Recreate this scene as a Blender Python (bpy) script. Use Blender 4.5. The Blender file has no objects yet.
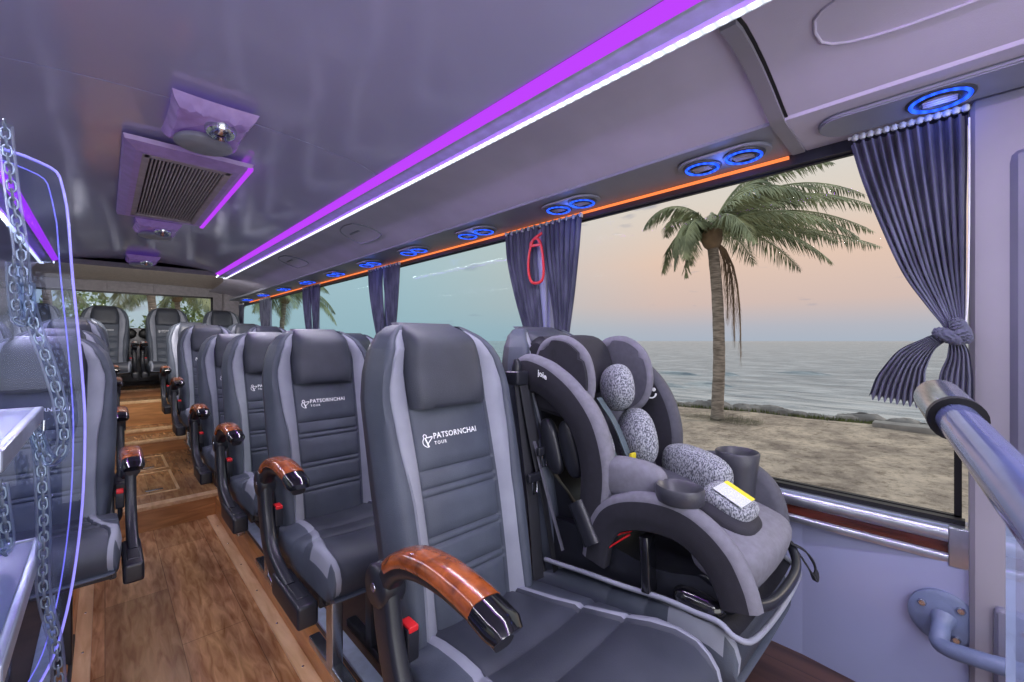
import bpy, bmesh, math, random
from mathutils import Vector, Matrix
random.seed(7)
C = bpy.context.scene.collection
PI = math.pi
EYE = 1.25            # camera height above the aisle floor; geometry is written relative to eye level and lifted at the end

# ------------------------------------------------------------------ materials
def srgb(r, g, b):
    f = lambda c: ((c/255)/12.92 if c/255 <= .04045 else (((c/255)+.055)/1.055)**2.4)
    return (f(r), f(g), f(b), 1)
def newmat(name):
    m = bpy.data.materials.new(name); m.use_nodes = True
    nt = m.node_tree; nt.nodes.clear()
    return m, nt, nt.nodes.new('ShaderNodeOutputMaterial')
def pmat(name, col, rough=.5, metal=0, col2=None, nscale=30, bump=0, bscale=200, spec=.5, coat=0, trans=0, stretch=(1,1,1), emit=None, estr=0, sheen=0, nlo=.35, nhi=.65, alpha=1):
    m, nt, out = newmat(name)
    N = nt.nodes.new; L = nt.links.new
    b = N('ShaderNodeBsdfPrincipled'); L(b.outputs[0], out.inputs[0])
    b.inputs['Roughness'].default_value = rough; b.inputs['Metallic'].default_value = metal
    b.inputs['Specular IOR Level'].default_value = spec; b.inputs['Coat Weight'].default_value = coat
    b.inputs['Transmission Weight'].default_value = trans; b.inputs['Sheen Weight'].default_value = sheen
    b.inputs['Coat Roughness'].default_value = .08; b.inputs['Alpha'].default_value = alpha
    if emit: b.inputs['Emission Color'].default_value = emit; b.inputs['Emission Strength'].default_value = estr
    tc = N('ShaderNodeTexCoord'); mp = N('ShaderNodeMapping'); mp.inputs['Scale'].default_value = stretch
    L(tc.outputs['Object'], mp.inputs[0])
    nz = N('ShaderNodeTexNoise'); nz.inputs['Scale'].default_value = nscale; nz.inputs['Detail'].default_value = 5
    L(mp.outputs[0], nz.inputs[0])
    if col2 is None: col2 = tuple(c*.82 for c in col[:3]) + (1,)
    mr = N('ShaderNodeMapRange'); mr.inputs[1].default_value = nlo; mr.inputs[2].default_value = nhi
    L(nz.outputs[0], mr.inputs[0])
    mx = N('ShaderNodeMix'); mx.data_type = 'RGBA'; mx.inputs[6].default_value = col2; mx.inputs[7].default_value = col
    L(mr.outputs[0], mx.inputs[0]); L(mx.outputs[2], b.inputs['Base Color'])
    if bump:
        n2 = N('ShaderNodeTexNoise'); n2.inputs['Scale'].default_value = bscale; n2.inputs['Detail'].default_value = 3
        L(mp.outputs[0], n2.inputs[0])
        bp = N('ShaderNodeBump'); bp.inputs['Strength'].default_value = bump; bp.inputs['Distance'].default_value = .002
        L(n2.outputs[0], bp.inputs['Height']); L(bp.outputs[0], b.inputs['Normal'])
    return m
def emat(name, col, s):
    m, nt, out = newmat(name)
    e = nt.nodes.new('ShaderNodeEmission'); e.inputs[0].default_value = col; e.inputs[1].default_value = s
    nt.links.new(e.outputs[0], out.inputs[0]); return m
def led_mat(name, col, s, lo, freq):
    m, nt, out = newmat(name); N = nt.nodes.new; L = nt.links.new
    e = N('ShaderNodeEmission'); e.inputs[0].default_value = col
    tc = N('ShaderNodeTexCoord'); w = N('ShaderNodeTexWave'); w.bands_direction = 'Y'; w.inputs['Scale'].default_value = freq
    L(tc.outputs['Object'], w.inputs[0])
    r = N('ShaderNodeMapRange'); r.inputs[3].default_value = lo*s; r.inputs[4].default_value = s
    L(w.outputs[1], r.inputs[0]); L(r.outputs[0], e.inputs[1]); L(e.outputs[0], out.inputs[0]); return m
def glass_mat(name, tint, refl=.6, rough=.02):
    m, nt, out = newmat(name); N = nt.nodes.new; L = nt.links.new
    t = N('ShaderNodeBsdfTransparent'); t.inputs[0].default_value = tint
    g = N('ShaderNodeBsdfGlossy'); g.inputs['Roughness'].default_value = rough; g.inputs[0].default_value = (.9,.92,1,1)
    f = N('ShaderNodeFresnel'); f.inputs[0].default_value = 1.45
    mm = N('ShaderNodeMath'); mm.operation = 'MULTIPLY'; mm.inputs[1].default_value = refl; L(f.outputs[0], mm.inputs[0])
    mx = N('ShaderNodeMixShader'); L(mm.outputs[0], mx.inputs[0]); L(t.outputs[0], mx.inputs[1]); L(g.outputs[0], mx.inputs[2])
    L(mx.outputs[0], out.inputs[0]); return m
def wood_mat(name, c1, c2, rough, axis='Y', scale=9, plank=None, coat=.2):
    m, nt, out = newmat(name); N = nt.nodes.new; L = nt.links.new
    b = N('ShaderNodeBsdfPrincipled'); L(b.outputs[0], out.inputs[0]); b.inputs['Roughness'].default_value = rough
    b.inputs['Coat Weight'].default_value = coat; b.inputs['Coat Roughness'].default_value = .15
    tc = N('ShaderNodeTexCoord'); mp = N('ShaderNodeMapping')
    mp.inputs['Scale'].default_value = {'X':(1,7,7),'Y':(7,1,7),'Z':(7,7,1),'N':(1,1,1)}[axis]
    L(tc.outputs['Object'], mp.inputs[0])
    nz = N('ShaderNodeTexNoise'); nz.inputs['Scale'].default_value = scale*.45; nz.inputs['Detail'].default_value = 8; nz.inputs['Distortion'].default_value = .7
    L(mp.outputs[0], nz.inputs[0])
    cr = N('ShaderNodeValToRGB'); cr.color_ramp.elements[0].position = .3; cr.color_ramp.elements[0].color = c1
    cr.color_ramp.elements[1].position = .68; cr.color_ramp.elements[1].color = c2
    L(nz.outputs[0], cr.inputs[0]); last = cr.outputs[0]
    if plank:
        br = N('ShaderNodeTexBrick'); br.inputs['Scale'].default_value = 1; br.inputs['Mortar Size'].default_value = .0015
        br.inputs['Brick Width'].default_value = plank[0]; br.inputs['Row Height'].default_value = plank[1]
        br.inputs['Color1'].default_value = (.75,.75,.75,1); br.inputs['Color2'].default_value = (1.2,1.2,1.2,1); br.inputs['Mortar'].default_value = (.35,.35,.35,1)
        m2 = N('ShaderNodeMapping'); m2.inputs['Rotation'].default_value = (0,0,PI/2); L(tc.outputs['Object'], m2.inputs[0]); L(m2.outputs[0], br.inputs[0])
        mx = N('ShaderNodeMix'); mx.data_type = 'RGBA'; mx.blend_type = 'MULTIPLY'; mx.inputs[0].default_value = .8
        L(last, mx.inputs[6]); L(br.outputs[0], mx.inputs[7]); last = mx.outputs[2]
    L(last, b.inputs['Base Color'])
    bp = N('ShaderNodeBump'); bp.inputs['Strength'].default_value = .12; bp.inputs['Distance'].default_value = .002
    L(nz.outputs[0], bp.inputs['Height']); L(bp.outputs[0], b.inputs['Normal'])
    return m

M = {}
M['leather'] = pmat('leather_slate', srgb(78,85,98), .52, col2=srgb(69,75,88), nscale=12, bump=.35, bscale=420, spec=.35)
M['leather_dark'] = pmat('leather_charcoal', srgb(64,68,79), .48, col2=srgb(55,59,69), nscale=10, bump=.3, bscale=420, spec=.35)
M['leather_light'] = pmat('leather_light_grey', srgb(142,146,160), .6, col2=srgb(131,135,149), nscale=12, bump=.25, bscale=420)
M['thread'] = pmat('thread', srgb(150,154,165), .7)
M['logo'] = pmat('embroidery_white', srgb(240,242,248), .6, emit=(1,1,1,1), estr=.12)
M['plastic'] = pmat('black_plastic', srgb(34,36,44), .35, nscale=40, bump=.1)
M['plastic_gloss'] = pmat('black_gloss_plastic', srgb(18,19,24), .1, coat=.6)
M['plastic_grey'] = pmat('dark_grey_plastic', srgb(62,63,72), .4, bump=.15)
M['seat_rear'] = pmat('seat_rear_shell', srgb(55,57,68), .5)
M['burl'] = wood_mat('burl_wood', srgb(84,36,16), srgb(186,98,46), .18, 'N', 70, coat=.7)
M['red'] = pmat('red_plastic', srgb(215,32,40), .4)
M['belt'] = pmat('belt_webbing', srgb(30,32,40), .7, bump=.5, bscale=600)
M['steel'] = pmat('brushed_steel', srgb(190,195,205), .25, 1, nscale=60, stretch=(1,1,14))
M['chrome'] = pmat('chrome', srgb(215,220,230), .12, 1)
M['alu'] = pmat('satin_aluminium', srgb(185,190,202), .28, .9)
M['alu_blue'] = pmat('anodised_rail', srgb(190,202,228), .4, 0)
M['floor_wood'] = wood_mat('aisle_wood', srgb(146,96,58), srgb(212,162,114), .27, 'Y', 13, plank=(1.1,.23), coat=.35)
M['floor_light'] = wood_mat('aisle_border_wood', srgb(206,162,116), srgb(240,204,160), .4, 'Y', 8)
M['riser_wood'] = wood_mat('riser_wood', srgb(160,106,60), srgb(206,146,92), .35, 'X', 8)
M['curb_wood'] = wood_mat('curb_wood', srgb(160,100,54), srgb(208,144,86), .35, 'Y', 8)
M['dark_wood'] = wood_mat('platform_dark_wood', srgb(62,42,36), srgb(100,70,56), .35, 'Y', 6, plank=(.9,.15))
M['red_wood'] = wood_mat('red_wood_inlay', srgb(40,16,14), srgb(84,36,28), .25, 'Y', 12, coat=.6)
M['platform'] = pmat('platform_vinyl', srgb(96,72,60), .5, nscale=8, col2=srgb(74,55,48))
M['ceiling'] = pmat('glossy_ceiling', srgb(196,194,236), .12, col2=srgb(188,187,230), nscale=2, coat=.7, spec=.6)
M['ceiling_beige'] = pmat('rear_ceiling_fabric', srgb(206,194,188), .8, bump=.2)
M['bin'] = pmat('bin_vinyl', srgb(198,192,216), .62, bump=.25, bscale=500, nscale=3)
M['duct'] = pmat('duct_grey', srgb(138,141,158), .5, nscale=3)
M['wallpanel'] = pmat('glossy_wall_panel', srgb(146,152,186), .22, coat=.3, nscale=2, col2=srgb(140,146,180))
M['pillar'] = pmat('pillar_grey', srgb(140,137,148), .5, nscale=3)
M['pillar_dark'] = pmat('pillar_inset', srgb(112,113,132), .4, nscale=3)
M['rearwall'] = pmat('rear_wall_fabric', srgb(150,145,152), .8, bump=.2)
M['black'] = pmat('black_seal', srgb(16,16,20), .5)
M['frit'] = pmat('dark_window_band', srgb(60,60,76), .5)
M['purple'] = emat('purple_light', (.46,.05,.86,1), 1.15)
M['purple_soft'] = pmat('purple_lit_plastic', srgb(190,165,220), .35, emit=(.35,.12,1,1), estr=.04)
M['white_led'] = led_mat('white_leds', (.88,.92,1,1), 2.2, .45, 12)
M['blue'] = led_mat('blue_leds', (.022,.10,1,1), 2.3, .5, 20)
M['orange'] = emat('orange_light', (1,.24,.07,1), 1.25)
M['film'] = pmat('plastic_film_cover', srgb(190,172,222), .22, emit=(.4,.12,1,1), estr=.08, coat=.5)
M['disc'] = pmat('frosted_disc', srgb(165,170,185), .35)
M['curtain'] = pmat('velvet_curtain', srgb(92,95,116), .85, col2=srgb(60,63,84), nscale=25, stretch=(1,1,.3), sheen=.15, bump=.4, bscale=300)
M['hook'] = pmat('curtain_hook_white', srgb(220,222,228), .5)
M['cs_black'] = pmat('black_fabric', srgb(38,38,48), .8, bump=.5, bscale=700, nscale=60)
M['cs_grey'] = pmat('lilac_grey_fabric', srgb(116,116,128), .75, bump=.4, bscale=700, nscale=60)
M['cs_grey2'] = pmat('mid_grey_fabric', srgb(80,81,92), .75, bump=.4, bscale=700, nscale=60)
M['melange'] = pmat('melange_fabric', srgb(166,170,178), .85, col2=srgb(76,80,90), nscale=330, bump=.6, bscale=400, nlo=.42, nhi=.58, stretch=(1,1,.5))
M['strap'] = pmat('harness_webbing', srgb(84,98,104), .7, bump=.4, bscale=600)
M['paper'] = pmat('paper_label', srgb(214,218,222), .6, col2=srgb(170,176,184), nscale=160, stretch=(1,6,1))
M['yellow'] = pmat('yellow_label', srgb(232,214,50), .6)
M['acrylic'] = glass_mat('clear_acrylic', (.80,.84,.97,1), .5)
M['acrylic_edge'] = pmat('acrylic_edge', srgb(150,150,235), .1, emit=(.35,.3,1,1), estr=.55, alpha=.75)
M['acrylic_pale'] = glass_mat('pale_acrylic', (.93,.95,1,1), .4)
M['tube_clear'] = glass_mat('clear_tubing', (.90,.94,1,1), .5, .3)
M['chain_metal'] = pmat('chain_metal', srgb(140,150,165), .35, .8)
M['shelf'] = pmat('shelf_grey', srgb(84,98,138), .3, nscale=3)
M['shelf_edge'] = pmat('shelf_edge_metal', srgb(170,178,196), .3, .6)
M['pipe'] = pmat('painted_pipe', srgb(104,116,148), .42, bump=.2, bscale=300)
M['rail_paint'] = pmat('rail_paint', srgb(98,106,150), .15, coat=.5)
M['glass_clear'] = glass_mat('window_glass', (.97,.97,.97,1), .012)
M['glass_teal'] = glass_mat('tinted_window_glass', (.84,.93,.94,1), .006)
M['grille'] = pmat('grille_grey', srgb(190,178,188), .5)
M['grille_slat'] = pmat('grille_slats', srgb(205,192,200), .45)
M['grille_back'] = pmat('grille_back', srgb(92,82,96), .6)

# ------------------------------------------------------------------ mesh helpers
def link(o, parent=None):
    C.objects.link(o)
    if parent is not None: o.parent = parent
    return o
def mk(name, V, F, mats, parent=None, smooth=True, midx=None, loc=(0,0,0), sharp=None):
    me = bpy.data.meshes.new(name); me.from_pydata([tuple(v) for v in V], [], F); me.update()
    if not isinstance(mats, (list, tuple)): mats = [mats]
    for m in mats: me.materials.append(m)
    if midx: me.polygons.foreach_set('material_index', midx)
    bm = bmesh.new(); bm.from_mesh(me); bmesh.ops.recalc_face_normals(bm, faces=bm.faces)
    for f in bm.faces: f.smooth = smooth
    if smooth:
        lim = math.radians(sharp or 50)
        for e in bm.edges:
            if len(e.link_faces) == 2 and e.calc_face_angle(0) > lim: e.smooth = False
    bm.to_mesh(me); bm.free()
    o = bpy.data.objects.new(name, me); o.location = loc
    return link(o, parent)
class MB:
    def __init__(s): s.V = []; s.F = []; s.I = []
    def add(s, V, F, mi=0):
        n = len(s.V); s.V += [tuple(v) for v in V]; s.F += [tuple(i+n for i in f) for f in F]
        s.I += [mi]*len(F) if isinstance(mi, int) else list(mi); return s
    def build(s, name, mats, parent=None, smooth=True, sharp=None): return mk(name, s.V, s.F, mats, parent, smooth, s.I, sharp=sharp)
def boxg(x0,x1,y0,y1,z0,z1,bev=0):
    if bev <= 0:
        V = [(x,y,z) for x in (x0,x1) for y in (y0,y1) for z in (z0,z1)]
        return V, [(0,1,3,2),(4,6,7,5),(0,4,5,1),(2,3,7,6),(0,2,6,4),(1,5,7,3)]
    bm = bmesh.new(); bmesh.ops.create_cube(bm, size=1)
    for v in bm.verts: v.co = Vector(((x0+x1)/2+v.co.x*(x1-x0), (y0+y1)/2+v.co.y*(y1-y0), (z0+z1)/2+v.co.z*(z1-z0)))
    bmesh.ops.bevel(bm, geom=bm.edges[:], offset=min(bev, .49*min(abs(x1-x0),abs(y1-y0),abs(z1-z0))), segments=3, affect='EDGES', profile=.6)
    V = [tuple(v.co) for v in bm.verts]; bm.verts.index_update(); F = [tuple(v.index for v in f.verts) for f in bm.faces]; bm.free()
    return V, F
def box(name, x0,x1,y0,y1,z0,z1, mat, parent=None, bev=.004):
    V,F = boxg(x0,x1,y0,y1,z0,z1,bev); return mk(name, V, F, mat, parent, smooth=bev>0, sharp=35)
def cr(pts, n=8, closed=False):          # Catmull-Rom smoothing of a list of tuples
    P = [Vector(p) if len(p) == 3 else Vector((p[0],p[1],0)) for p in pts]; out = []; m = len(P); d = len(pts[0])
    rng = range(m) if closed else range(m-1)
    for i in rng:
        a = P[(i-1) % m] if closed or i > 0 else P[0]*2-P[1]
        b, c = P[i], P[(i+1) % m]
        e = P[(i+2) % m] if closed or i+2 < m else P[-1]*2-P[-2]
        for k in range(n):
            t = k/n
            out.append(.5*((2*b)+(c-a)*t+(2*a-5*b+4*c-e)*t*t+(3*b-a-3*c+e)*t**3))
    if not closed: out.append(P[-1].copy())
    return [tuple(v)[:d] for v in out]
def grid_faces(r, c, wrap=False, off=0):
    F = []
    for i in range(r-1):
        for j in range(c if wrap else c-1):
            j2 = (j+1) % c
            F.append((off+i*c+j, off+i*c+j2, off+(i+1)*c+j2, off+(i+1)*c+j))
    return F
def sweepg(path, sec, up=(0,0,1), scale=None, cap=True):
    """sweep closed section [(a,b)] (a along side, b along up) along 3D path"""
    P = [Vector(p) for p in path]; n = len(P); V = []; m = len(sec); up = Vector(up)
    for i, p in enumerate(P):
        t = (P[min(i+1,n-1)]-P[max(i-1,0)]).normalized()
        s = t.cross(up)
        if s.length < 1e-4: s = t.cross(Vector((1,0,0)))
        s.normalize(); u = s.cross(t).normalized()
        k = scale[i] if scale else 1
        kx, ky = k if isinstance(k, tuple) else (k, k)
        for a, b in sec: V.append(tuple(p + s*a*kx + u*b*ky))
    F = grid_faces(n, m, True)
    if cap: F += [tuple(range(m-1,-1,-1)), tuple((n-1)*m+j for j in range(m))]
    return V, F
def circ(r, n=12, ry=None): return [(r*math.cos(2*PI*k/n), (ry or r)*math.sin(2*PI*k/n)) for k in range(n)]
def rrect(w, h, r, n=4):
    out = []
    for cx, cy, a in ((w/2-r,h/2-r,0),(-w/2+r,h/2-r,PI/2),(-w/2+r,-h/2+r,PI),(w/2-r,-h/2+r,1.5*PI)):
        for k in range(n+1): out.append((cx+r*math.cos(a+k*PI/2/n), cy+r*math.sin(a+k*PI/2/n)))
    return out
def tubeg(path, r, n=10, up=(0,0,1), cap=True): return sweepg(path, circ(r, n), up, cap=cap)
def tube(name, path, r, mat, parent=None, n=10, up=(0,0,1)):
    V,F = tubeg(path, r, n, up); return mk(name, V, F, mat, parent)
def latheg(prof, center=(0,0,0), axis='Z', n=28):
    V = []; R = {'Z':Matrix.Identity(3),'X':Matrix(((0,0,1),(0,1,0),(-1,0,0))),'Y':Matrix(((1,0,0),(0,0,-1),(0,1,0)))}[axis]
    for r, z in prof:
        for k in range(n): V.append(tuple(Vector(center) + R @ Vector((r*math.cos(2*PI*k/n), r*math.sin(2*PI*k/n), z))))
    F = grid_faces(len(prof), n, True)
    return V, F
def ellg(c, r, rot=None, p=2.0, nu=24, nv=14):
    V = []; sg = lambda v, e: math.copysign(abs(v)**e, v); e = 2/p
    for i in range(nv+1):
        a = -PI/2+PI*i/nv
        for j in range(nu):
            b = 2*PI*j/nu
            v = Vector((r[0]*sg(math.cos(a),e)*sg(math.cos(b),e), r[1]*sg(math.cos(a),e)*sg(math.sin(b),e), r[2]*sg(math.sin(a),e)))
            if rot is not None: v = rot @ v
            V.append(tuple(v+Vector(c)))
    return V, grid_faces(nv+1, nu, True)
def prismg(poly, axis, a0, a1, bev=0, seg=2):
    """extrude a closed 2D polygon along an axis. axis X: poly is (y,z); Y: (x,z); Z: (x,y)"""
    bm = bmesh.new()
    def co(p, a): return {'X':(a,p[0],p[1]),'Y':(p[0],a,p[1]),'Z':(p[0],p[1],a)}[axis]
    v0 = [bm.verts.new(co(p,a0)) for p in poly]; v1 = [bm.verts.new(co(p,a1)) for p in poly]
    n = len(poly); f0 = bm.faces.new(v0); f1 = bm.faces.new(v1[::-1])
    for i in range(n): bm.faces.new((v0[i],v1[i],v1[(i+1)%n],v0[(i+1)%n]))
    if bev:
        es = list(set(list(f0.edges)+list(f1.edges)))
        bmesh.ops.bevel(bm, geom=es, offset=bev, segments=seg, affect='EDGES')
    bm.verts.index_update(); V = [tuple(v.co) for v in bm.verts]; F = [tuple(v.index for v in f.verts) for f in bm.faces]; bm.free()
    return V, F
def interp(tab, x):
    if x <= tab[0][0]: return tab[0][1]
    for (a,b),(c,d) in zip(tab, tab[1:]):
        if x <= c: t = (x-a)/(c-a); t = t*t*(3-2*t)*.5+t*.5; return b+(d-b)*t
    return tab[-1][1]

def tag(o, label, cat, group=None, kind=None):
    if label: o['label'] = label
    if cat: o['category'] = cat
    if group: o['group'] = group
    if kind: o['kind'] = kind
    return o
def thing(name, label, cat, loc=(0,0,0), group=None):
    o = bpy.data.objects.new(name, None); o.empty_display_size = .05; o.location = loc
    link(o); return tag(o, label, cat, group)
def struct(o): o['kind'] = 'structure'; return o
def sempty(name, loc=(0,0,0)):
    o = bpy.data.objects.new(name, None); o.location = loc; link(o); return struct(o)
def dup(root, loc, label=None, group=None, sx=None, rz=None):
    r = root.copy(); C.objects.link(r); r.location = loc
    if label: r['label'] = label
    if group: r['group'] = group
    if rz is not None: r.rotation_euler = (0,0,rz)
    if sx: r.scale = (sx*r.scale[0], r.scale[1], r.scale[2])
    def rec(a, b):
        for ch in list(a.children):
            c = ch.copy(); C.objects.link(c); c.parent = b; rec(ch, c)
    rec(root, r); return r
def text_geo(s, size, extr=.0006, spacing=1.0):
    cu = bpy.data.curves.new('t', 'FONT'); cu.body = s; cu.size = size; cu.extrude = extr; cu.align_x = 'LEFT'; cu.space_character = spacing; cu.resolution_u = 2; cu.offset = size*.012
    o = bpy.data.objects.new('t', cu); C.objects.link(o); dg = bpy.context.evaluated_depsgraph_get()
    me = bpy.data.meshes.new_from_object(o.evaluated_get(dg)); V = [tuple(v.co) for v in me.vertices]; F = [tuple(p.vertices) for p in me.polygons]
    bpy.data.objects.remove(o); bpy.data.meshes.remove(me); return V, F

# ------------------------------------------------------------------ bus seat
def seat_front(z):          # y of the centre of the backrest front
    return .225*(z-.46) - .012*math.sin(max(0,min(1,(z-.46)/.5))*PI)
SEAMS = [.81,.769,.751,.664,.646,.579,.561]
WT = [(.40,.185),(.46,.195),(.60,.207),(.80,.215),(.98,.216),(1.05,.206),(1.10,.186),(1.135,.158),(1.155,.125),(1.162,.10)]
XI = [(.40,.105),(.6,.108),(.8,.112),(.95,.116),(1.05,.118),(1.162,.085)]
XO = [(.40,.150),(.6,.146),(.75,.150),(.9,.168),(1.0,.174),(1.06,.160),(1.12,.135),(1.162,.092)]
def back_section(z):
    w = interp(WT,z)*.968; xi = min(interp(XI,z), w*.80); xo = min(interp(XO,z), w*.92); y0 = seat_front(z)
    g = 0
    for s in SEAMS:
        d = abs(z-s)
        if d < .007: g = max(g, .006*(1-d/.007))
    tt = max(0,(z-1.08)/.082); th = .115-.035*(z-.4)/.76
    roll = .05*tt*tt
    k = 1-.5*tt
    pts = [(0,g+0), (xi*.5,g), (xi-.008,g-.001), (xi-.001,.005), (xi+.005,-.004*k), ((xi+xo)/2,-.016*k), (xo-.004,-.026*k), (xo,-.022*k), (xo+.005,-.030*k),
           ((xo+w)/2+.004,-.028*k), (w-.012,-.014*k), (w-.002,.010), (w,.04*th/.1), (w-.004,th*.75), (w-.02,th*.97), (w*.5,th), (0,th)]
    return [(x, y0+y+roll*(1 if y<th*.5 else .4), z) for x,y in pts]
def make_backrest(parent):
    zs = sorted(set([.40+.76*i/26 for i in range(27)] + [s+d for s in SEAMS for d in (-.006,-.003,0,.003,.006)] + [1.10,1.12,1.135,1.148,1.157,1.162]))
    V = []; F = []; I = []; rows = []
    for z in zs:
        h = back_section(z); full = h + [(-x,y,zz) for x,y,zz in h[-2:0:-1]]
        rows.append(len(full)); V += full
    m = rows[0]; nh = len(back_section(.5))
    for i in range(len(zs)-1):
        for j in range(m):
            j2 = (j+1) % m; F.append((i*m+j, i*m+j2, (i+1)*m+j2, (i+1)*m+j))
            js = j if j < nh-1 else m-1-j
            z = zs[i]
            mi = 1 if js in (4,5,6) and z < 1.14 else (2 if js >= 12 else 0)
            if js <= 3: mi = 0
            I.append(mi)
    F += [tuple(range(m-1,-1,-1)), tuple((len(zs)-1)*m+j for j in range(m))]; I += [2,0]
    return mk('backrest', V, F, [M['leather'], M['leather_light'], M['seat_rear']], parent, midx=I, sharp=70)
def make_headrest(parent):
    V = []; R = 18; Q = 16
    for s in (1,0):
        for i in range(R+1):
            t = i/R; z = .955+.225*min(1,t/.86); zz = .955+(.222)*t
            z = .955 + .215*min(1, t*1.0)
            for j in range(Q+1):
                u = -1+2*j/Q
                hw = interp([(.955,.113),(1.0,.118),(1.07,.117),(1.13,.106),(1.17,.085)], z)
                x = hw*u
                e = (1-abs(u)**5)*(1-(2*abs(t-.46))**6 if abs(t-.46) < .5 else 0); e = max(0,e)
                roll = .075*max(0,(t-.72)/.28)**2
                y = seat_front(min(z,1.16)) + roll
                y += (-.034*e**.4-.002) if s else .03
                V.append((x, y, z))
    n = (R+1)*(Q+1); F = grid_faces(R+1, Q+1) + [f[::-1] for f in grid_faces(R+1,Q+1,off=n)]
    ring = [j for j in range(Q+1)] + [i*(Q+1)+Q for i in range(1,R+1)] + [R*(Q+1)+j for j in range(Q-1,-1,-1)] + [i*(Q+1) for i in range(R-1,0,-1)]
    for a, b in zip(ring, ring[1:]+ring[:1]): F.append((a,b,b+n,a+n))
    return mk('headrest', V, F, M['leather_dark'], parent, sharp=75)
def make_cushion(parent):
    rows = []
    for y,zt,zb in [(.05,.46,.40),(.0,.475,.40),(-.06,.487,.40),(-.13,.498,.40),(-.19,.508,.40),(-.199,.5035,.40),(-.205,.503,.40),(-.211,.5095,.40),(-.26,.518,.402),(-.299,.522,.404),(-.305,.518,.404),(-.311,.524,.405),(-.36,.534,.408),(-.41,.538,.41),(-.45,.534,.41),(-.475,.522,.41),(-.492,.503,.415),(-.50,.475,.42),(-.497,.445,.425),(-.485,.428,.425)]:
        rows.append((y,zt,zb))
    V = []; I = []
    for y,zt,zb in rows:
        t = max(0,min(1,(-y-.28)/.17)); hw = .212-.012*max(0,(-y-.44)/.06)
        xi = .122+.03*max(0,min(1,(-y-.1)/.2))+.035*t; xi = min(xi,hw-.03)
        xo = min(xi+.026+.028*t, hw-.010)
        fr = max(0,(-y-.47)/.03); dip = .010*(1-min(1,fr))
        h = [(0,zt-dip),(xi*.5,zt-dip*.9),(xi-.006,zt-dip*.3),(xi,zt-.006+.004*fr),(xi+.006,zt+.002),((xi+xo)/2,zt+.003),(xo,zt-.002),(hw-.006,zt-.012),(hw,max(zb+.01,zt-.04)),(hw,max(zb+.006,(zt+zb)/2-.01)),(hw-.006,zb+.004),(hw-.03,zb),(0,zb-.004)]
        V += [(x,y,z) for x,z in h] + [(-x,y,z) for x,z in h[-2:0:-1]]
    m = 24; nh = 13; F = []
    for i in range(len(rows)-1):
        for j in range(m):
            j2 = (j+1)%m; F.append((i*m+j, i*m+j2, (i+1)*m+j2, (i+1)*m+j)); js = j if j < nh-1 else m-1-j
            I.append(1 if (js in (4,5)) or (js in (6,7) and -.47 < rows[i][0] < -.33) else (0 if js>3 else 2))
    F += [tuple(range(m)), tuple((len(rows)-1)*m+j for j in range(m))]; I += [0,0]
    return mk('cushion', V, F, [M['leather'], M['leather_light'], M['leather_dark']], parent, midx=I, sharp=70)
BIRD = [(.30,.98),(.18,.86),(.22,.72),(.10,.50),(.14,.26),(.38,.06),(.60,.06),(.48,.22),(.98,.72),(.50,.72),(.46,.88),(.30,.98)]
def make_logo(parent):
    mb = MB()
    V,F = text_geo('PATSORNCHAI', .0188, spacing=1.08); w = max(v[0] for v in V)
    place = lambda V, x0, z0: [(x0+v[0], v[2], z0+v[1]) for v in V]
    mb.add(place(V,-.062,.880), F)
    V2,F2 = text_geo('TOUR', .011, spacing=1.35); mb.add(place(V2,-.061,.866), F2)
    s = .032
    P = [(-.096+s*a, 0, .862+s*b) for a,b in cr(BIRD,4)]
    mb.add(*sweepg(P, [(-.0009,-.0009),(.0009,-.0009),(.0009,.0009),(-.0009,.0009)], (0,1,0)))
    for seg in ([(.30,.70),(.98,.72)],[(.30,.70),(.48,.22)],[(.36,.70),(.60,.06)]):
        mb.add(*sweepg([(-.096+s*a,0,.862+s*b) for a,b in seg], [(-.0008,-.0008),(.0008,-.0008),(.0008,.0008),(-.0008,.0008)], (0,1,0)))
    mb.V = [(x, y*.6+seat_front(z)-.0014, z) for x,y,z in mb.V]
    return mb.build('embroidered_logo', M['logo'], parent, smooth=False)
ARM = [(-.02,.645),(-.055,.695),(-.12,.731),(-.21,.744),(-.30,.737),(-.365,.722)]
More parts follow.
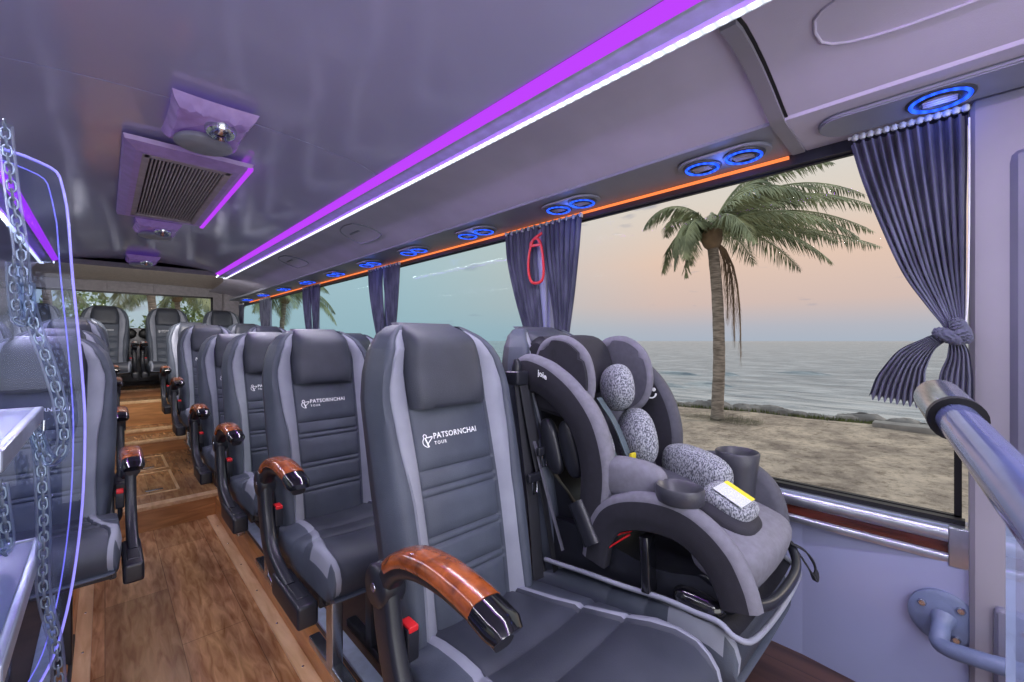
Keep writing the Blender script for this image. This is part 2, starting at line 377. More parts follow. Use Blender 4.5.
def make_arm(parent, s):
    x = s*.242
    P = cr([(x,y,z) for y,z in ARM], 6); n = len(P)
    V,F = sweepg([(a,b,c-.018) for a,b,c in P], rrect(.040,.036,.012), scale=[1.25-.35*i/n for i in range(n)])
    body = MB().add(V,F)
    body.add(*latheg([(0,-.026),(.036,-.026),(.043,-.019),(.043,.019),(.036,.026),(0,.026)], (x,-.015,.64), 'X', 20))
    body.add(*sweepg(cr([(x+.004*s,-.02,.64),(x+.004*s,-.045,.54),(x+.004*s,-.09,.455),(x+.004*s,-.17,.41),(x+.004*s,-.30,.385)],5), rrect(.034,.068,.012)))
    body.add(*boxg(x-.028,x+.026,-.445,-.20,.352,.415,.010))
    body.add(*boxg(x-.016,x+.016,-.40,-.31,.405,.418,.003))
    arm = body.build('armrest', M['plastic'], parent, sharp=60)
    k = int(n*.86)
    sec = [(-.029,-.016),(-.031,-.006),(-.027,.004),(-.020,.009),(0,.0115),(.020,.009),(.027,.004),(.031,-.006),(.029,-.016)]
    V,F = sweepg([(a,b,c+.004) for a,b,c in P[6:k+1]], sec); mk('wood_cap', V, F, M['burl'], arm, sharp=60)
    Q = [(a,b,c+.004) for a,b,c in P[k:]]; Q.append((Q[-1][0], Q[-1][1]-.012, Q[-1][2]-.010))
    V,F = sweepg(Q, [(a*1.02,b*1.05-.002) for a,b in sec], scale=[1]*(len(Q)-1)+[.82]); mk('end_cap', V, F, M['plastic_gloss'], arm, sharp=60)
    for px,pz in ((-.045,.655),(-.02,.625)):
        pass
    V,F = latheg([(0,.0),(.009,0),(.010,.003),(.0,.003)], (x-.027,-.015,.64), 'X', 12); mk('pivot_screw', V, F, M['steel'], arm)
    return arm
def make_seat(label, side, loc, arm=True, logo=True):
    t = thing('bus_seat', label, 'seat', loc, 'reclining coach seats')
    make_backrest(t); make_headrest(t); make_cushion(t)
    if logo: make_logo(t)
    if arm: make_arm(t, side)
    # buckle stalk beside the cushion
    mb = MB(); xb = side*.214
    mb.add(*boxg(xb-.013,xb+.013,-.075,-.035,.50,.565,.004))
    mb.add(*sweepg(cr([(xb,-.05,.50),(xb-side*.0,-.045,.46),(xb-side*.015,-.02,.42)],4), rrect(.016,.008,.003)))
    b = mb.build('buckle', M['plastic'], t, sharp=50)
    box('release_button', xb-.0105,xb+.0105,-.0765,-.040,.557,.569, M['red'], b, .003)
    # recliner side plate and frame
    mb = MB()
    for sx in (-1,1): mb.add(*sweepg(cr([(sx*.19,.06,.60),(sx*.19,.04,.46),(sx*.19,-.05,.40),(sx*.19,-.40,.39)],4), rrect(.02,.05,.006)))
    mb.add(*boxg(-.19,.19,-.42,-.36,.375,.405,.004)); mb.add(*boxg(-.19,.19,-.08,-.02,.375,.405,.004))
    mb.build('seat_frame', M['plastic'], t, sharp=50)
    for sx, mt in ((-.07,'steel'),(.07,'plastic')):
        mb = MB(); mb.add(*boxg(sx-.020,sx+.020,-.20,-.15,.0,.385,.006))
        mb.add(*boxg(sx-.020,sx+.020,-.38,.02,.0,.028,.006)); mb.build('leg', M[mt], t, sharp=50)
    return t
ZP = -1.12
right_aisle = make_seat('PLACE', -1, (.645,.80,ZP))
right_aisle['label'] = 'dark grey leather coach seat nearest the camera, beside the child seat'
left_aisle = make_seat('dark grey coach seat seen through the clear screen, front left of the aisle', 1, (-.172,2.32,ZP-.03))
right_win = make_seat('coach window seat under the child car seat', 1, (1.105,.80,ZP), arm=False)
ordn = ['','second','third','fourth','fifth','sixth','seventh']
rowsY = [.80,1.64,2.42,3.22,4.27,5.12]; offs = [0,0,0,0,.09,.14]
for i in range(1,6):
    dup(right_aisle, (.635,rowsY[i],ZP+offs[i]), f'grey leather coach seat beside the aisle, {ordn[i+1]} from the camera in the right-hand column')
    dup(right_win, (1.105,rowsY[i],ZP+offs[i]), f'grey leather coach seat beside the window in the {ordn[i+1]} row from the camera')
for i, (y, o) in enumerate([(3.22,.02),(4.27,.11),(5.12,.16)]):
    dup(left_aisle, (-.185,y,ZP+o), f'grey leather coach seat on the left of the aisle, {ordn[i+2]} back from the clear screen')
for i, (y, o) in enumerate([(2.32,0),(3.22,.02),(4.27,.11),(5.12,.16)]):
    dup(right_win, (-.655,y,ZP+o), f'grey leather window seat in the left-hand column, {["first","second","third","fourth"][i]} row behind the clear screen')
for i, (x, l) in enumerate([(.0,'raised coach seat in the back row, left of the central gap'),(.56,'raised coach seat in the back row, right of the central gap'),(1.12,'raised coach seat in the back row at the right-hand window'),(-.54,'raised coach seat in the back row at the left-hand window')]):
    dup((left_aisle if i==0 else right_aisle if i==1 else right_win), (x,6.60,-.76), l)

# ------------------------------------------------------------------ bus shell
XR, XL = 1.42, -.94
MIR = .48
Y0, Y1 = -1.6, 7.25
struct(box('floor', -.10,.575,Y0,3.67,-1.30,-1.25, M['floor_wood'], bev=0))
for sgn in (1,-1):
    fx = lambda x: x if sgn > 0 else MIR-x
    a, b = sorted((fx(.52), fx(.572))); struct(box('trim_1' if sgn>0 else 'trim_2', a,b,Y0,3.67,-1.25,-1.238, M['floor_light'], bev=.003))
    a, b = sorted((fx(.572), fx(.60))); struct(box('trim_3' if sgn>0 else 'trim_4', a,b,Y0,3.68,-1.25,-1.115, M['curb_wood'], bev=.006))
    a, b = sorted((fx(.60), fx(1.46))); struct(box('floor_platform_right' if sgn>0 else 'floor_platform_left', a,b,Y0,3.9,-1.30,ZP, M['platform'], bev=0))
    struct(box('floor_platform_right_rear' if sgn>0 else 'floor_platform_left_rear', a,b,3.9,5.75,-1.30,ZP+.09, M['platform'], bev=0))
    a, b = sorted((fx(.61), fx(.66)))
    r = box('seat_rail', a,b,Y0+.3,3.88,ZP,ZP+.012, M['alu_blue'], bev=.003)
    tag(r, 'grey-blue metal seat track on the platform '+('right' if sgn>0 else 'left')+' of the aisle', 'rail')
# aisle steps
def step(n, ya, yb, za, zb):
    s = sempty(f'floor_step_{n}', (0,0,0))
    box('riser', -.10,.60,ya,ya+.02,za,zb, M['riser_wood'], s, 0)
    box('tread', -.10,.60,ya,yb,zb-.02,zb, M['floor_wood'], s, .002)
    box('nosing', -.10,.60,ya-.004,ya+.075,zb-.022,zb+.004, M['floor_light'], s, .004)
step(1, 3.67, 5.35, -1.25, -1.09)
step(2, 5.35, 5.76, -1.09, -.96)
step(3, 5.76, 6.08, -.96, -.91)
step(4, 6.08, 6.50, -.91, -.65)
step(5, 6.50, 7.25, -.65, -.56)
struct(box('floor_rear_right', .60,1.46,5.75,7.25,-1.30,-.735, M['platform'], bev=0))
struct(box('floor_rear_left', XL-.04,-.10,5.75,7.25,-1.30,-.735, M['platform'], bev=0))
for k,(x0,x1,y0,y1) in enumerate([(.12,.40,3.95,4.6),(.12,.40,4.7,5.25)]):
    t = MB()
    for a in ((x0,x1,y0,y0+.018),(x0,x1,y1-.018,y1),(x0,x0+.018,y0,y1),(x1-.018,x1,y0,y1)): t.add(*boxg(*a,-1.092,-1.085,.002))
    hatch = t.build('floor_hatch_frame', M['floor_light']); tag(hatch, 'pale framed access hatch in the raised aisle floor, '+('nearer' if k==0 else 'farther')+' of two', 'floor hatch')
    box('hatch_pull', (x0+x1)/2-.05,(x0+x1)/2+.05,y0+.09,y0+.12,-1.0915,-1.086, M['steel'], hatch, .002)
sw = MB()
for x in (.545, -.065):
    for k in range(14): sw.add(*latheg([(0,.001),(.004,.001),(.005,0)], (x,-1+.34*k,-1.238), 'Z', 8))
tag(sw.build('trim_screws', M['steel']), None, None); struct(C.objects['trim_screws']); C.objects['trim_screws'].name = 'trim_5'
# raised floor over the wheel at the front right
wb = sempty('floor_wheel_box', (0,0,0))
box('box_top', 1.0,1.45,-1.2,.58,-.91,-.886, M['dark_wood'], wb, .004)
box('box_side', 1.005,1.03,-1.2,.575,-1.12,-.91, M['dark_wood'], wb, 0)
box('box_end', 1.005,1.45,.555,.575,-1.12,-.91, M['dark_wood'], wb, 0)
mb = MB(); mb.add(*boxg(1.13,1.175,-.5,.40,-.888,-.874,.003)); 
pl = mb.build('threshold_strip', M['steel']); tag(pl, 'brushed metal strip screwed to the dark wood floor under the child seat', 'metal strip')
mb = MB()
for k in range(6): mb.add(*latheg([(0,.0025),(.004,.002),(.005,0)], (1.152,-.4+.15*k,-.874), 'Z', 10))
mb.build('screw', M['plastic'], pl)

def side(sg, nm):
    fx = lambda x: x if sg > 0 else MIR-x
    def bx(name, x0,x1,*a, **k):
        p,q = sorted((fx(x0),fx(x1))); return box(name,p,q,*a,**k)
    w = sempty('wall_'+nm)
    bx('lower_panel', 1.425,1.445,.30,Y1,-1.30,-.505, mat=M['wallpanel'], parent=w, bev=0)
    # the front panel leans in slightly towards the front of the bus
    pa = [(fx(1.445),.30),(fx(1.425),.30),(fx(1.385),-.02),(fx(1.385),Y0),(fx(1.445),Y0)]
    V,F = prismg(pa,'Z',-1.30,-.505); mk('front_panel', V, F, M['wallpanel'], w, smooth=False)
    bx('sill_shelf', 1.40,1.46,-.02,Y1,-.505,-.425, mat=M['wallpanel'], parent=w, bev=0)
    bx('header', 1.425,1.46,-.02,Y1,.505,.545, mat=M['frit'], parent=w, bev=0)
    bx('outer_skin', 1.47,1.49,Y0,Y1,-1.30,-.44, mat=M['pillar'], parent=w, bev=0)
    bx('outer_top', 1.47,1.49,Y0,Y1,.54,.90, mat=M['pillar'], parent=w, bev=0)
    # sill trim : aluminium, red wood, aluminium
    tr = sempty('trim_sill_'+nm)
    sec = [(1.425,-.424),(1.405,-.424),(1.391,-.432),(1.386,-.445),(1.389,-.456),(1.395,-.461),(1.425,-.461)]
    V,F = prismg([(fx(a),b) for a,b in sec],'Y',-.015,Y1); mk('upper_rail', V, F, M['alu'], tr, sharp=60)
    bx('wood_inlay', 1.398,1.42,.0,Y1,-.487,-.461, mat=M['red_wood'], parent=tr, bev=.002)
    sec = [(1.425,-.487),(1.393,-.487),(1.388,-.494),(1.390,-.506),(1.425,-.510)]
    V,F = prismg([(fx(a),b) for a,b in sec],'Y',-.015,Y1); mk('lower_rail', V, F, M['alu'], tr, sharp=60)
    bx('end_cap', 1.385,1.42,-.025,.012,-.512,-.423, mat=M['alu'], parent=tr, bev=.004)
    bx('glass_seal', 1.418,1.44,-.015,Y1,-.425,-.412, mat=M['black'], parent=w, bev=0)
    # floor-side baseboard
    b = struct(bx('baseboard_'+nm, 1.41,1.425,.58,5.7,-1.12,-1.09, mat=M['alu_blue'], bev=.003))
    # windows and pillars
    pill = [-.03,1.28,2.76,4.20,5.80,Y1]
    for k in range(5):
        wn = sempty(f'window_{k+1 if sg>0 else k+6}')
        ya, yb = pill[k]+.02, pill[k+1]-.02
        bx('pane', 1.449,1.453,ya,yb,-.425,.53, mat=M['glass_clear' if k==0 and sg>0 else 'glass_teal'], parent=wn, bev=0)
        f = MB()
        for y0,y1,z0,z1 in ((ya,yb,-.425,-.410),(ya,yb,.500,.53),(ya,ya+.013,-.425,.53),(yb-.013,yb,-.425,.53)):
            p,q = sorted((fx(1.444),fx(1.458))); f.add(*boxg(p,q,y0,y1,z0,z1,0))
        f.build('seal', M['black'], wn, smooth=False)
        if 0 < k: bx('pillar', 1.425,1.47,pill[k]-.035,pill[k]+.035,-.43,.53, mat=M['wallpanel'], parent=w, bev=.006)
    return w
wr = side(1,'right'); wl = side(-1,'left')
# front pillar with recess (right)
fp = sempty('wall_front_pillar')
box('pillar_body', 1.365,1.46,-.14,-.020,-1.12,.53, M['pillar'], fp, .02)
box('pillar_inset', 1.352,1.42,Y0,-.075,-.30,.40, M['pillar_dark'], fp, .03)
box('front_side_panel', 1.40,1.46,Y0,-.12,-1.25,.56, M['pillar'], fp, 0)
box('lower_inset', 1.350,1.42,-.30,-.055,-1.0,-.56, M['pillar_dark'], fp, .015)
box('left_pillar_body', XL-.04,MIR-1.365,-.14,-.02,-1.12,.53, M['pillar'], fp, .02)
box('left_side_panel', XL-.04,MIR-1.40,Y0,-.12,-1.25,.56, M['pillar'], fp, 0)

# ceiling
def sheet(name, sec, y0, y1, mat, parent=None, ny=2, thick=.01):
    P = [(a,b) for a,b in sec] + [(a,b+thick) for a,b in reversed(sec)]
    V,F = prismg(P,'Y',y0,y1); return mk(name, V, F, mat, parent, sharp=40)
cl = []
for k in range(17):
    t = k/16; x = -.255+.99*t; cl.append((x, .628+.045*math.sin(PI*t)**.7 if 0<t<1 else .622))
ce = sempty('ceiling')
sheet('front_ceiling_panel', cl, Y0, 1.497, M['ceiling'], ce)
sheet('rear_ceiling_panel', cl, 1.503, 4.72, M['ceiling'], ce)
sheet('seam_strip', [(a,b+.004) for a,b in cl], 1.49, 1.51, M['black'], ce)
box('roof_skin', XL-.05,1.49,Y0,Y1+.1,.90,.92, M['pillar'], ce, 0)
# rear ceiling cove
V = []
for y,z in [(4.72,.62),(4.95,.655),(5.3,.71),(6.0,.75),(6.9,.77),(7.24,.74)]: V += [(XL-.03,y,z-.06),(XL+.35,y,z-.01),(-.25,y,z),(.24,y,z+.01),(.73,y,z),(1.10,y,z-.01),(1.45,y,z-.06)]
mk('ceiling_rear_cove', V, grid_faces(6,7), M['ceiling_beige'], ce)
mk('ceiling_rear_lip', [(-.27,4.72,.64),(.75,4.72,.64),(.75,4.72,.60),(-.27,4.72,.60)], [(0,1,2,3)], M['rearwall'], ce, smooth=False)
box('roof_front', XL-.05,1.49,Y0-.02,Y0,.40,.92, M['pillar'], ce, 0)
binsec = [(.862,.612),(.90,.616),(.96,.610),(1.03,.596),(1.10,.576),(1.16,.556),(1.195,.545)]
for sg, nm in ((1,'right'),(-1,'left')):
    fx = lambda x: x if sg > 0 else MIR-x
    FX = lambda S: [(fx(a),b) for a,b in S]
    b = sempty('ceiling_luggage_bin_'+nm)
    sheet('bin_face', FX(binsec), .318, 4.95, M['bin'], b)
    sheet('front_bin_face', FX(binsec), Y0, .29, M['bin'], b)
    sheet('bin_rib', FX([(a,c-.012) for a,c in binsec]+[(1.30,.528),(1.40,.523)]), .288, .318, M['pillar'], b, thick=.03)
    sheet('rib_gap', FX([(a,c-.002) for a,c in binsec]), .281, .289, M['black'], b)
    sheet('duct_panel', FX([(1.195,.545),(1.20,.538),(1.41,.531),(1.425,.535)]), .318, 6.7, M['duct'], b)
    sheet('front_duct_panel', FX([(1.195,.545),(1.20,.538),(1.41,.531),(1.425,.535)]), Y0, .288, M['bin'], b)
    # rounded recess plate under the front vent
    n = 10; pts = []
    for k in range(n+1): a = PI/2+PI*0+PI*k/n-PI/2; pts.append((1.305+.062*math.cos(a), .19+.05*math.sin(a)))
    pl = [(1.243,-1.0),(1.367,-1.0)]+pts
    V,F = prismg([(fx(p),q) for p,q in pl],'Z',.524,.536,.003); mk('recess_plate', V, F, M['duct'], b, sharp=40)
    # embossed oval on the front bin
    def onbin(x): return interp(binsec,x)
    ov = []
    for k in range(28):
        a = 2*PI*k/28; x = 1.0+.075*math.copysign(abs(math.cos(a))**.6,math.cos(a)); y = -.13+.32*math.copysign(abs(math.sin(a))**.6,math.sin(a)); ov.append((fx(x),y,onbin(x)-.001))
    ov.append(ov[0]); V,F = sweepg(ov, circ(.0032,8), cap=False); mk('embossed_oval', V, F, M['bin'], b)
    # rear bulkhead piece of the bin where it curves down
    if True:
        V = []; Q = [(.84,.64),(.96,.62),(1.10,.585),(1.20,.55),(1.42,.53)]
        for y,dz,sx in [(4.95,0,0),(5.2,.0,.04),(5.6,.01,.10),(6.3,.03,.16),(7.2,.05,.2)]:
            for a,c in Q: V.append((fx(min(1.43,a+sx)),y,c+dz))
        mk('rear_bin_curve', V, grid_faces(5,5), M['bin'], b)
        box('bin_end', *sorted((fx(.86),fx(1.42))), 4.94,4.96,.61,.80, M['bin'], b, 0)
    # lights
    a,c = sorted((fx(.735),fx(.775)))
    p = mk('ceiling_light_strip', [(fx(.733),Y0,.619),(fx(.768),Y0,.606),(fx(.768),4.72,.606),(fx(.733),4.72,.619)], [(0,1,2,3)], M['purple'], smooth=False)
    tag(p, 'long purple light strip along the '+nm+' edge of the glossy ceiling', 'light strip')
    sheet('light_channel', FX([(.768,.606),(.772,.612),(.822,.606),(.826,.598)]), Y0, 4.9, M['alu_blue'], b, thick=.02)
    sheet('channel_lip', FX([(.846,.598),(.850,.606),(.866,.613)]), Y0, 4.9, M['alu'], b, thick=.02)
    w = mk('led_strip', [(fx(.826),Y0,.600),(fx(.846),Y0,.600),(fx(.846),4.9,.600),(fx(.826),4.9,.600)], [(0,1,2,3)], M['white_led'], smooth=False)
    tag(w, 'long white light strip along the '+nm+' luggage bin edge', 'light strip')
    w = box('orange_light_strip', *sorted((fx(1.408),fx(1.416))), .33,6.6,.520,.528, M['orange'], None, 0)
    tag(w, 'thin orange light line above the '+nm+' windows', 'light strip')
# latch outlines on the right bin
def latch(y, lab):
    def pt(x,yy): return (x, yy, interp(binsec,x)-.001)
    P = [pt(.93,y-.13),pt(1.00,y-.16),pt(1.09,y-.13),pt(1.10,y+.10),pt(1.07,y+.14),pt(.96,y+.09),pt(.92,y-.03),pt(.93,y-.13)]
    mb = MB(); mb.add(*sweepg(cr(P,4), circ(.004,8), cap=False))
    mb.add(*sweepg([pt(1.0,y-.05),pt(1.0,y+.06)], rrect(.012,.008,.003)))
    o = mb.build('bin_latch', M['duct']); tag(o, lab, 'latch')
latch(2.30, 'embossed latch recess on the right luggage bin, nearer of two'); latch(3.45, 'embossed latch recess on the right luggage bin, farther of two')

# rear wall
rw = sempty('wall_rear')
for a in ((XL-.04,-.60,Y1,Y1+.05,-1.3,.9),(1.08,1.46,Y1,Y1+.05,-1.3,.9),(-.60,1.08,Y1,Y1+.05,.61,.9),(-.60,1.08,Y1,Y1+.05,-1.3,.02)):
    box('rear_panel', *a, M['rearwall'], rw, 0)
box('rear_shelf', XL,1.44,6.98,Y1,-.5,.16, M['plastic_grey'], rw, .01)
for x in (-.82,1.30): box('corner_post', x-.10,x+.10,7.05,Y1,-.3,.74, M['rearwall'], rw, .04)
wn = sempty('window_11'); box('pane', -.60,1.08,Y1+.02,Y1+.024,.02,.61, M['glass_clear'], wn, 0)
f = MB()
for a in ((-.62,1.10,.595,.615),(-.62,1.10,.01,.03),(-.62,-.60,.01,.615),(1.08,1.10,.01,.615)): f.add(*boxg(a[0],a[1],Y1-.005,Y1+.03,a[2],a[3],0))
f.build('seal', M['black'], wn, smooth=False)
hb = MB(); P = cr([(.02,Y1-.006,.62),(.02,Y1-.006,.70),(.06,Y1-.006,.725),(.42,Y1-.006,.725),(.46,Y1-.006,.70),(.46,Y1-.006,.62)],4)
hb.add(*tubeg(P,.005,8,(0,1,0))); hb.add(*boxg(.17,.31,Y1-.012,Y1,.68,.70,.004))
tag(hb.build('rear_hatch', M['rearwall']), 'rounded hatch outline in the panel above the rear window', 'hatch')
for x, l in ((.22,'left'),(.36,'right')):
    V,F = latheg([(0,.012),(.03,.010),(.052,.002),(.060,-.004),(.064,.0),(.064,.012)], (x,6.975,.09), 'Y', 24)
    tag(mk('rear_speaker', V, F, M['black']), f'round black speaker in the rear shelf, {l} of two', 'speaker')

# ------------------------------------------------------------------ air vents
def make_vent(x, y, z, label):
    t = thing('air_vent', label, 'air vent', (x,y,z), 'blue-lit round air vents above the right windows')
    V,F = latheg([(.052,.004),(.0545,-.002),(.053,-.008),(.046,-.010),(.044,-.006),(.044,.004)], (0,0,0), 'Z', 28); mk('bezel', V, F, M['plastic_grey'], t)
    V = []; R, r = .0445, .0038
    for i in range(28):
        for j in range(8):
            a, b = 2*PI*i/28, 2*PI*j/8; V.append(((R+r*math.cos(b))*math.cos(a), (R+r*math.cos(b))*math.sin(a), -.010+r*math.sin(b)))
    F = [(i*8+j, i*8+(j+1)%8, ((i+1)%28)*8+(j+1)%8, ((i+1)%28)*8+j) for i in range(28) for j in range(8)]
    mk('light_ring', V, F, M['blue'], t)
    mb = MB(); mb.add(*latheg([(.038,-.002),(.036,-.010),(.031,-.013),(.028,-.010),(.027,.0),(0,.0)], (0,0,0), 'Z', 24))
    mk('nozzle', mb.V, mb.F, M['plastic'], t)
    mb = MB()
    for k in (-.012,0,.012): mb.add(*boxg(k-.0025,k+.0025,-.026,.026,-.012,-.004,.001))
    mb.build('louvre', M['grille'], t)
    return t
vp = [(.473,.058),(1.037,.058),(1.62,.062),(2.195,.058),(2.76,.055),(3.36,.055),(4.0,.055),(4.70,.055),(5.46,.055),(6.21,.055)]
v0 = make_vent(1.305, .024, .530, 'large blue-lit round air vent above the front curtain, in the oval plate')
v0.scale = (1.05,1.05,1)
vb = None
for i,(y,d) in enumerate(vp):
    for s, nm in ((-1,'nearer'),(1,'farther')):
        lab = f'blue-lit round air vent, {nm} one of the {["first","second","third","fourth","fifth","sixth","seventh","eighth","ninth","tenth"][i]} pair from the front curtain'
        v = dup(v0, (1.305,y+s*d,.530), lab); v.scale = (1,1,1)
    V,F = prismg([(1.305+a,y+b) for a,b in rrect(.125,.255,.06,6)],'Z',.5265,.534,.002)
    tag(mk('vent_plate', V, F, M['duct']), f'rounded grey plate around the {["first","second","third","fourth","fifth","sixth","seventh","eighth","ninth","tenth"][i]} pair of blue air vents', 'vent plate', 'vent plates above the right windows')
for i,y in enumerate((3.2,4.0,4.8)):
    v = dup(v0, (MIR-1.305,y,.530), f'blue-lit round air vent above the left windows, {["first","second","third"][i]} seen past the chain'); v.scale=(1,1,1)

# ------------------------------------------------------------------ ceiling fixtures
g = thing('ceiling_grille', 'rectangular air grille with purple-lit frame in the glossy ceiling', 'air grille', (.22,2.37,.655))
x0,x1,y0,y1 = -.175,.175,-.56,.56
V = []
for (w,h,z) in ((-.005,-.005,.0),(0,0,-.014),(.028,.06,-.024),(.05,.095,-.024),(.05,.095,-.012)):
    V += [(x0+w,y0+h,z),(x1-w,y0+h,z),(x1-w,y1-h,z),(x0+w,y1-h,z)]
mk('grille_frame', V, grid_faces(5,4,True), M['purple_soft'], g, smooth=False)
mk('grille_back', [(x0+.02,y0+.03,-.006),(x1-.02,y0+.03,-.006),(x1-.02,y1-.03,-.006),(x0+.02,y1-.03,-.006)], [(0,1,2,3)], M['grille_back'], g, smooth=False)
mb = MB()
for k in range(21):
    x = x0+.075+k*.0105; mb.add(*boxg(x-.0022,x+.0022,y0+.10,y1-.10,-.022,-.012,.001))
mb.build('slats', M['grille_slat'], g)
mb = MB(); mb.add(*boxg(x0+.046,x0+.066,y0+.08,y1-.08,-.025,-.010,.002)); mb.add(*boxg(x1-.066,x1-.046,y0+.08,y1-.08,-.025,-.010,.002))
mb.add(*boxg(x0+.05,x1-.05,y0+.08,y0+.11,-.025,-.010,.002)); mb.add(*boxg(x0+.05,x1-.05,y1-.11,y1-.08,-.025,-.010,.002))
mb.build('inner_border', M['grille'], g)
box('purple_edge_light', x1-.012,x1+.004,y0,y1,-.022,-.010, M['purple'], g, 0)
def fixture(loc, label, sc=1):
    t = thing('ceiling_speaker', label, 'ceiling speaker', loc)
    V = []; per = []
    for k in range(4):
        c0 = [(-1,-1),(1,-1),(1,1),(-1,1)][k]; c1_ = [(1,-1),(1,1),(-1,1),(-1,-1)][k]
        for q in range(10): u_ = q/10; per.append((c0[0]+(c1_[0]-c0[0])*u_, c0[1]+(c1_[1]-c0[1])*u_, u_))
    n = len(per)
    for hx,hy,z,pinch in ((.100,.148,.0,.04),(.094,.138,-.016,.06),(.082,.120,-.030,.03),(.074,.112,-.032,.0)):
        for (px_,py_,u_) in per:
            w = 1-pinch*math.sin(PI*u_); V.append((px_*hx*w, py_*hy*w, z+(.004*math.sin(u_*19+px_*3) if z < 0 else 0)))
    F = grid_faces(4,n,True) + [tuple(3*n+j for j in range(n))]
    mk('film_cover', V, F, M['film'], t, sharp=28)
    V,F = latheg([(0,-.056),(.068,-.056),(.074,-.052),(.074,-.044),(.066,-.036)], (-.005,.058,0), 'Z', 32); mk('speaker_disc', V, F, M['disc'], t)
    V,F = latheg([(.014,-.074),(.022,-.082),(.034,-.076),(.040,-.062),(.040,-.05)], (.020,-.062,.020), 'Z', 24); mk('lamp_ring', V, F, M['chrome'], t)
    V,F = latheg([(0,-.070),(.010,-.074),(.016,-.066)], (.020,-.062,.020), 'Z', 16); mk('lamp_lens', V, F, M['plastic_gloss'], t)
    return t
f1 = fixture((.225,1.55,.655), 'purple-lit ceiling speaker in a wrinkled film cover, in front of the air grille')
dup(f1, (.215,3.15,.655), 'purple-lit ceiling speaker just behind the air grille')
dup(f1, (.215,4.45,.655), 'purple-lit round ceiling speaker at the rear edge of the glossy ceiling')

# ------------------------------------------------------------------ curtains
def curtain_panel(name, rows, n, amp, xc, parent=None, ripple=0, mat=None, thick=None):
    """rows: (z, ya, yb, x) top to bottom; pleats run downwards"""
    R = cr([(z,a,b) for z,a,b,_ in rows], 5); X = cr([(x,0,0) for *_,x in rows],5)
    V = []; W = n*8+1
    for (z,a,b),(x,_,_) in zip(R,X):
        wd = abs(b-a); am = amp*min(1,.35+wd/.2)
        for j in range(W):
            u = j/(W-1); ph = u*n*2*PI+.7*math.sin(u*9)
            V.append((x+am*math.sin(ph)*(.8+.2*math.sin(u*23)), a+(b-a)*u+.30*am*math.sin(2*ph), z))
    return mk(name, V, grid_faces(len(R),W), mat or M['curtain'], parent, sharp=180)
def mullion_curtain(yc, label):
    t = thing('curtain', label, 'curtain', (1.40,yc,.50), 'tied-back curtains on the window pillars')
    z0 = .50
    A = [(.52,.01,.23,1.40),(.38,.02,.215,1.40),(.20,-.0,.16,1.40),(.05,.0-.015,.10,1.40),(-.04,.0,.07,1.40),(-.12,-.01,.11,1.40),(-.40,-.01,.13,1.40)]
    B = [(.52,-.23,.0,1.40),(.38,-.215,-.015,1.40),(.20,-.19,-.06,1.40),(.05,-.165,-.085,1.40),(-.04,-.15,-.09,1.40),(-.12,-.17,-.075,1.40),(-.40,-.19,-.07,1.40)]
    o1 = curtain_panel('rear_panel', [(z-z0,a,b,x-1.40) for z,a,b,x in A], 8, .010, 0, t)
    o2 = curtain_panel('front_panel', [(z-z0,a,b,x-1.40) for z,a,b,x in B], 8, .010, 0, t)
    mb = MB()
    for a,b in ((-.015,.10),(-.165,-.08)): mb.add(*ellg((-.004,(a+b)/2,-.53),(.020,(b-a)/2+.012,.022),p=2.6,nu=16,nv=8))
    mb.build('tie_band', M['curtain'], t)
    mb = MB()
    for k in range(13): mb.add(*boxg(-.008,.008,-.225+k*.037-.004,-.225+k*.037+.004,.004,.022,.002))
    mb.add(*boxg(-.004,.004,-.23,.23,.012,.018,0)); mb.build('hook_tape', M['hook'], t)
    return t
c1 = mullion_curtain(1.28, 'pair of grey-purple curtains on the pillar with the red strap, behind the child seat')
for y,l in ((2.76,'second'),(4.20,'third'),(5.80,'fourth')):
    dup(c1, (1.40,y,.50), f'pair of grey-purple curtains on the {l} window pillar from the front')
for y,l in ((1.28,'first'),(2.76,'second'),(4.20,'third'),(5.80,'fourth')):
    dup(c1, (MIR-1.40,y,.50), f'pair of grey-purple curtains on the {l} left-hand window pillar')
dup(c1, (1.38,7.02,.50), 'grey-purple curtain in the rear right corner')
fc = thing('curtain', 'large grey-purple pleated curtain knotted at the front end of the window', 'curtain', (1.37,.08,.50))
rel = lambda R: [(z-.50,a-.08,b-.08,x-1.37) for z,a,b,x in R]
curtain_panel('curtain_cloth', rel([(.50,-.018,.183,1.375),(.40,-.018,.160,1.37),(.28,-.016,.125,1.365),(.16,-.015,.085,1.36),(.08,-.014,.045,1.355),(.03,-.013,.018,1.35),(.0,-.012,.014,1.35)]), 12, .017, 0, fc)
mb = MB(); R = Matrix.Rotation(.5,3,'X')
mb.add(*ellg((-.035,-.070,-.490),(.020,.030,.015),R,2.4,40,30)); mb.add(*ellg((-.038,-.088,-.478),(.015,.015,.030),Matrix.Rotation(-.35,3,'X'),2.4,40,30))
mb.V = [tuple(Vector(v)+Vector((-.0022*math.sin(v[2]*900+v[1]*400),0,.0012*math.sin(v[1]*900)))) for v in mb.V]
mb.build('knot', M['curtain'], fc)
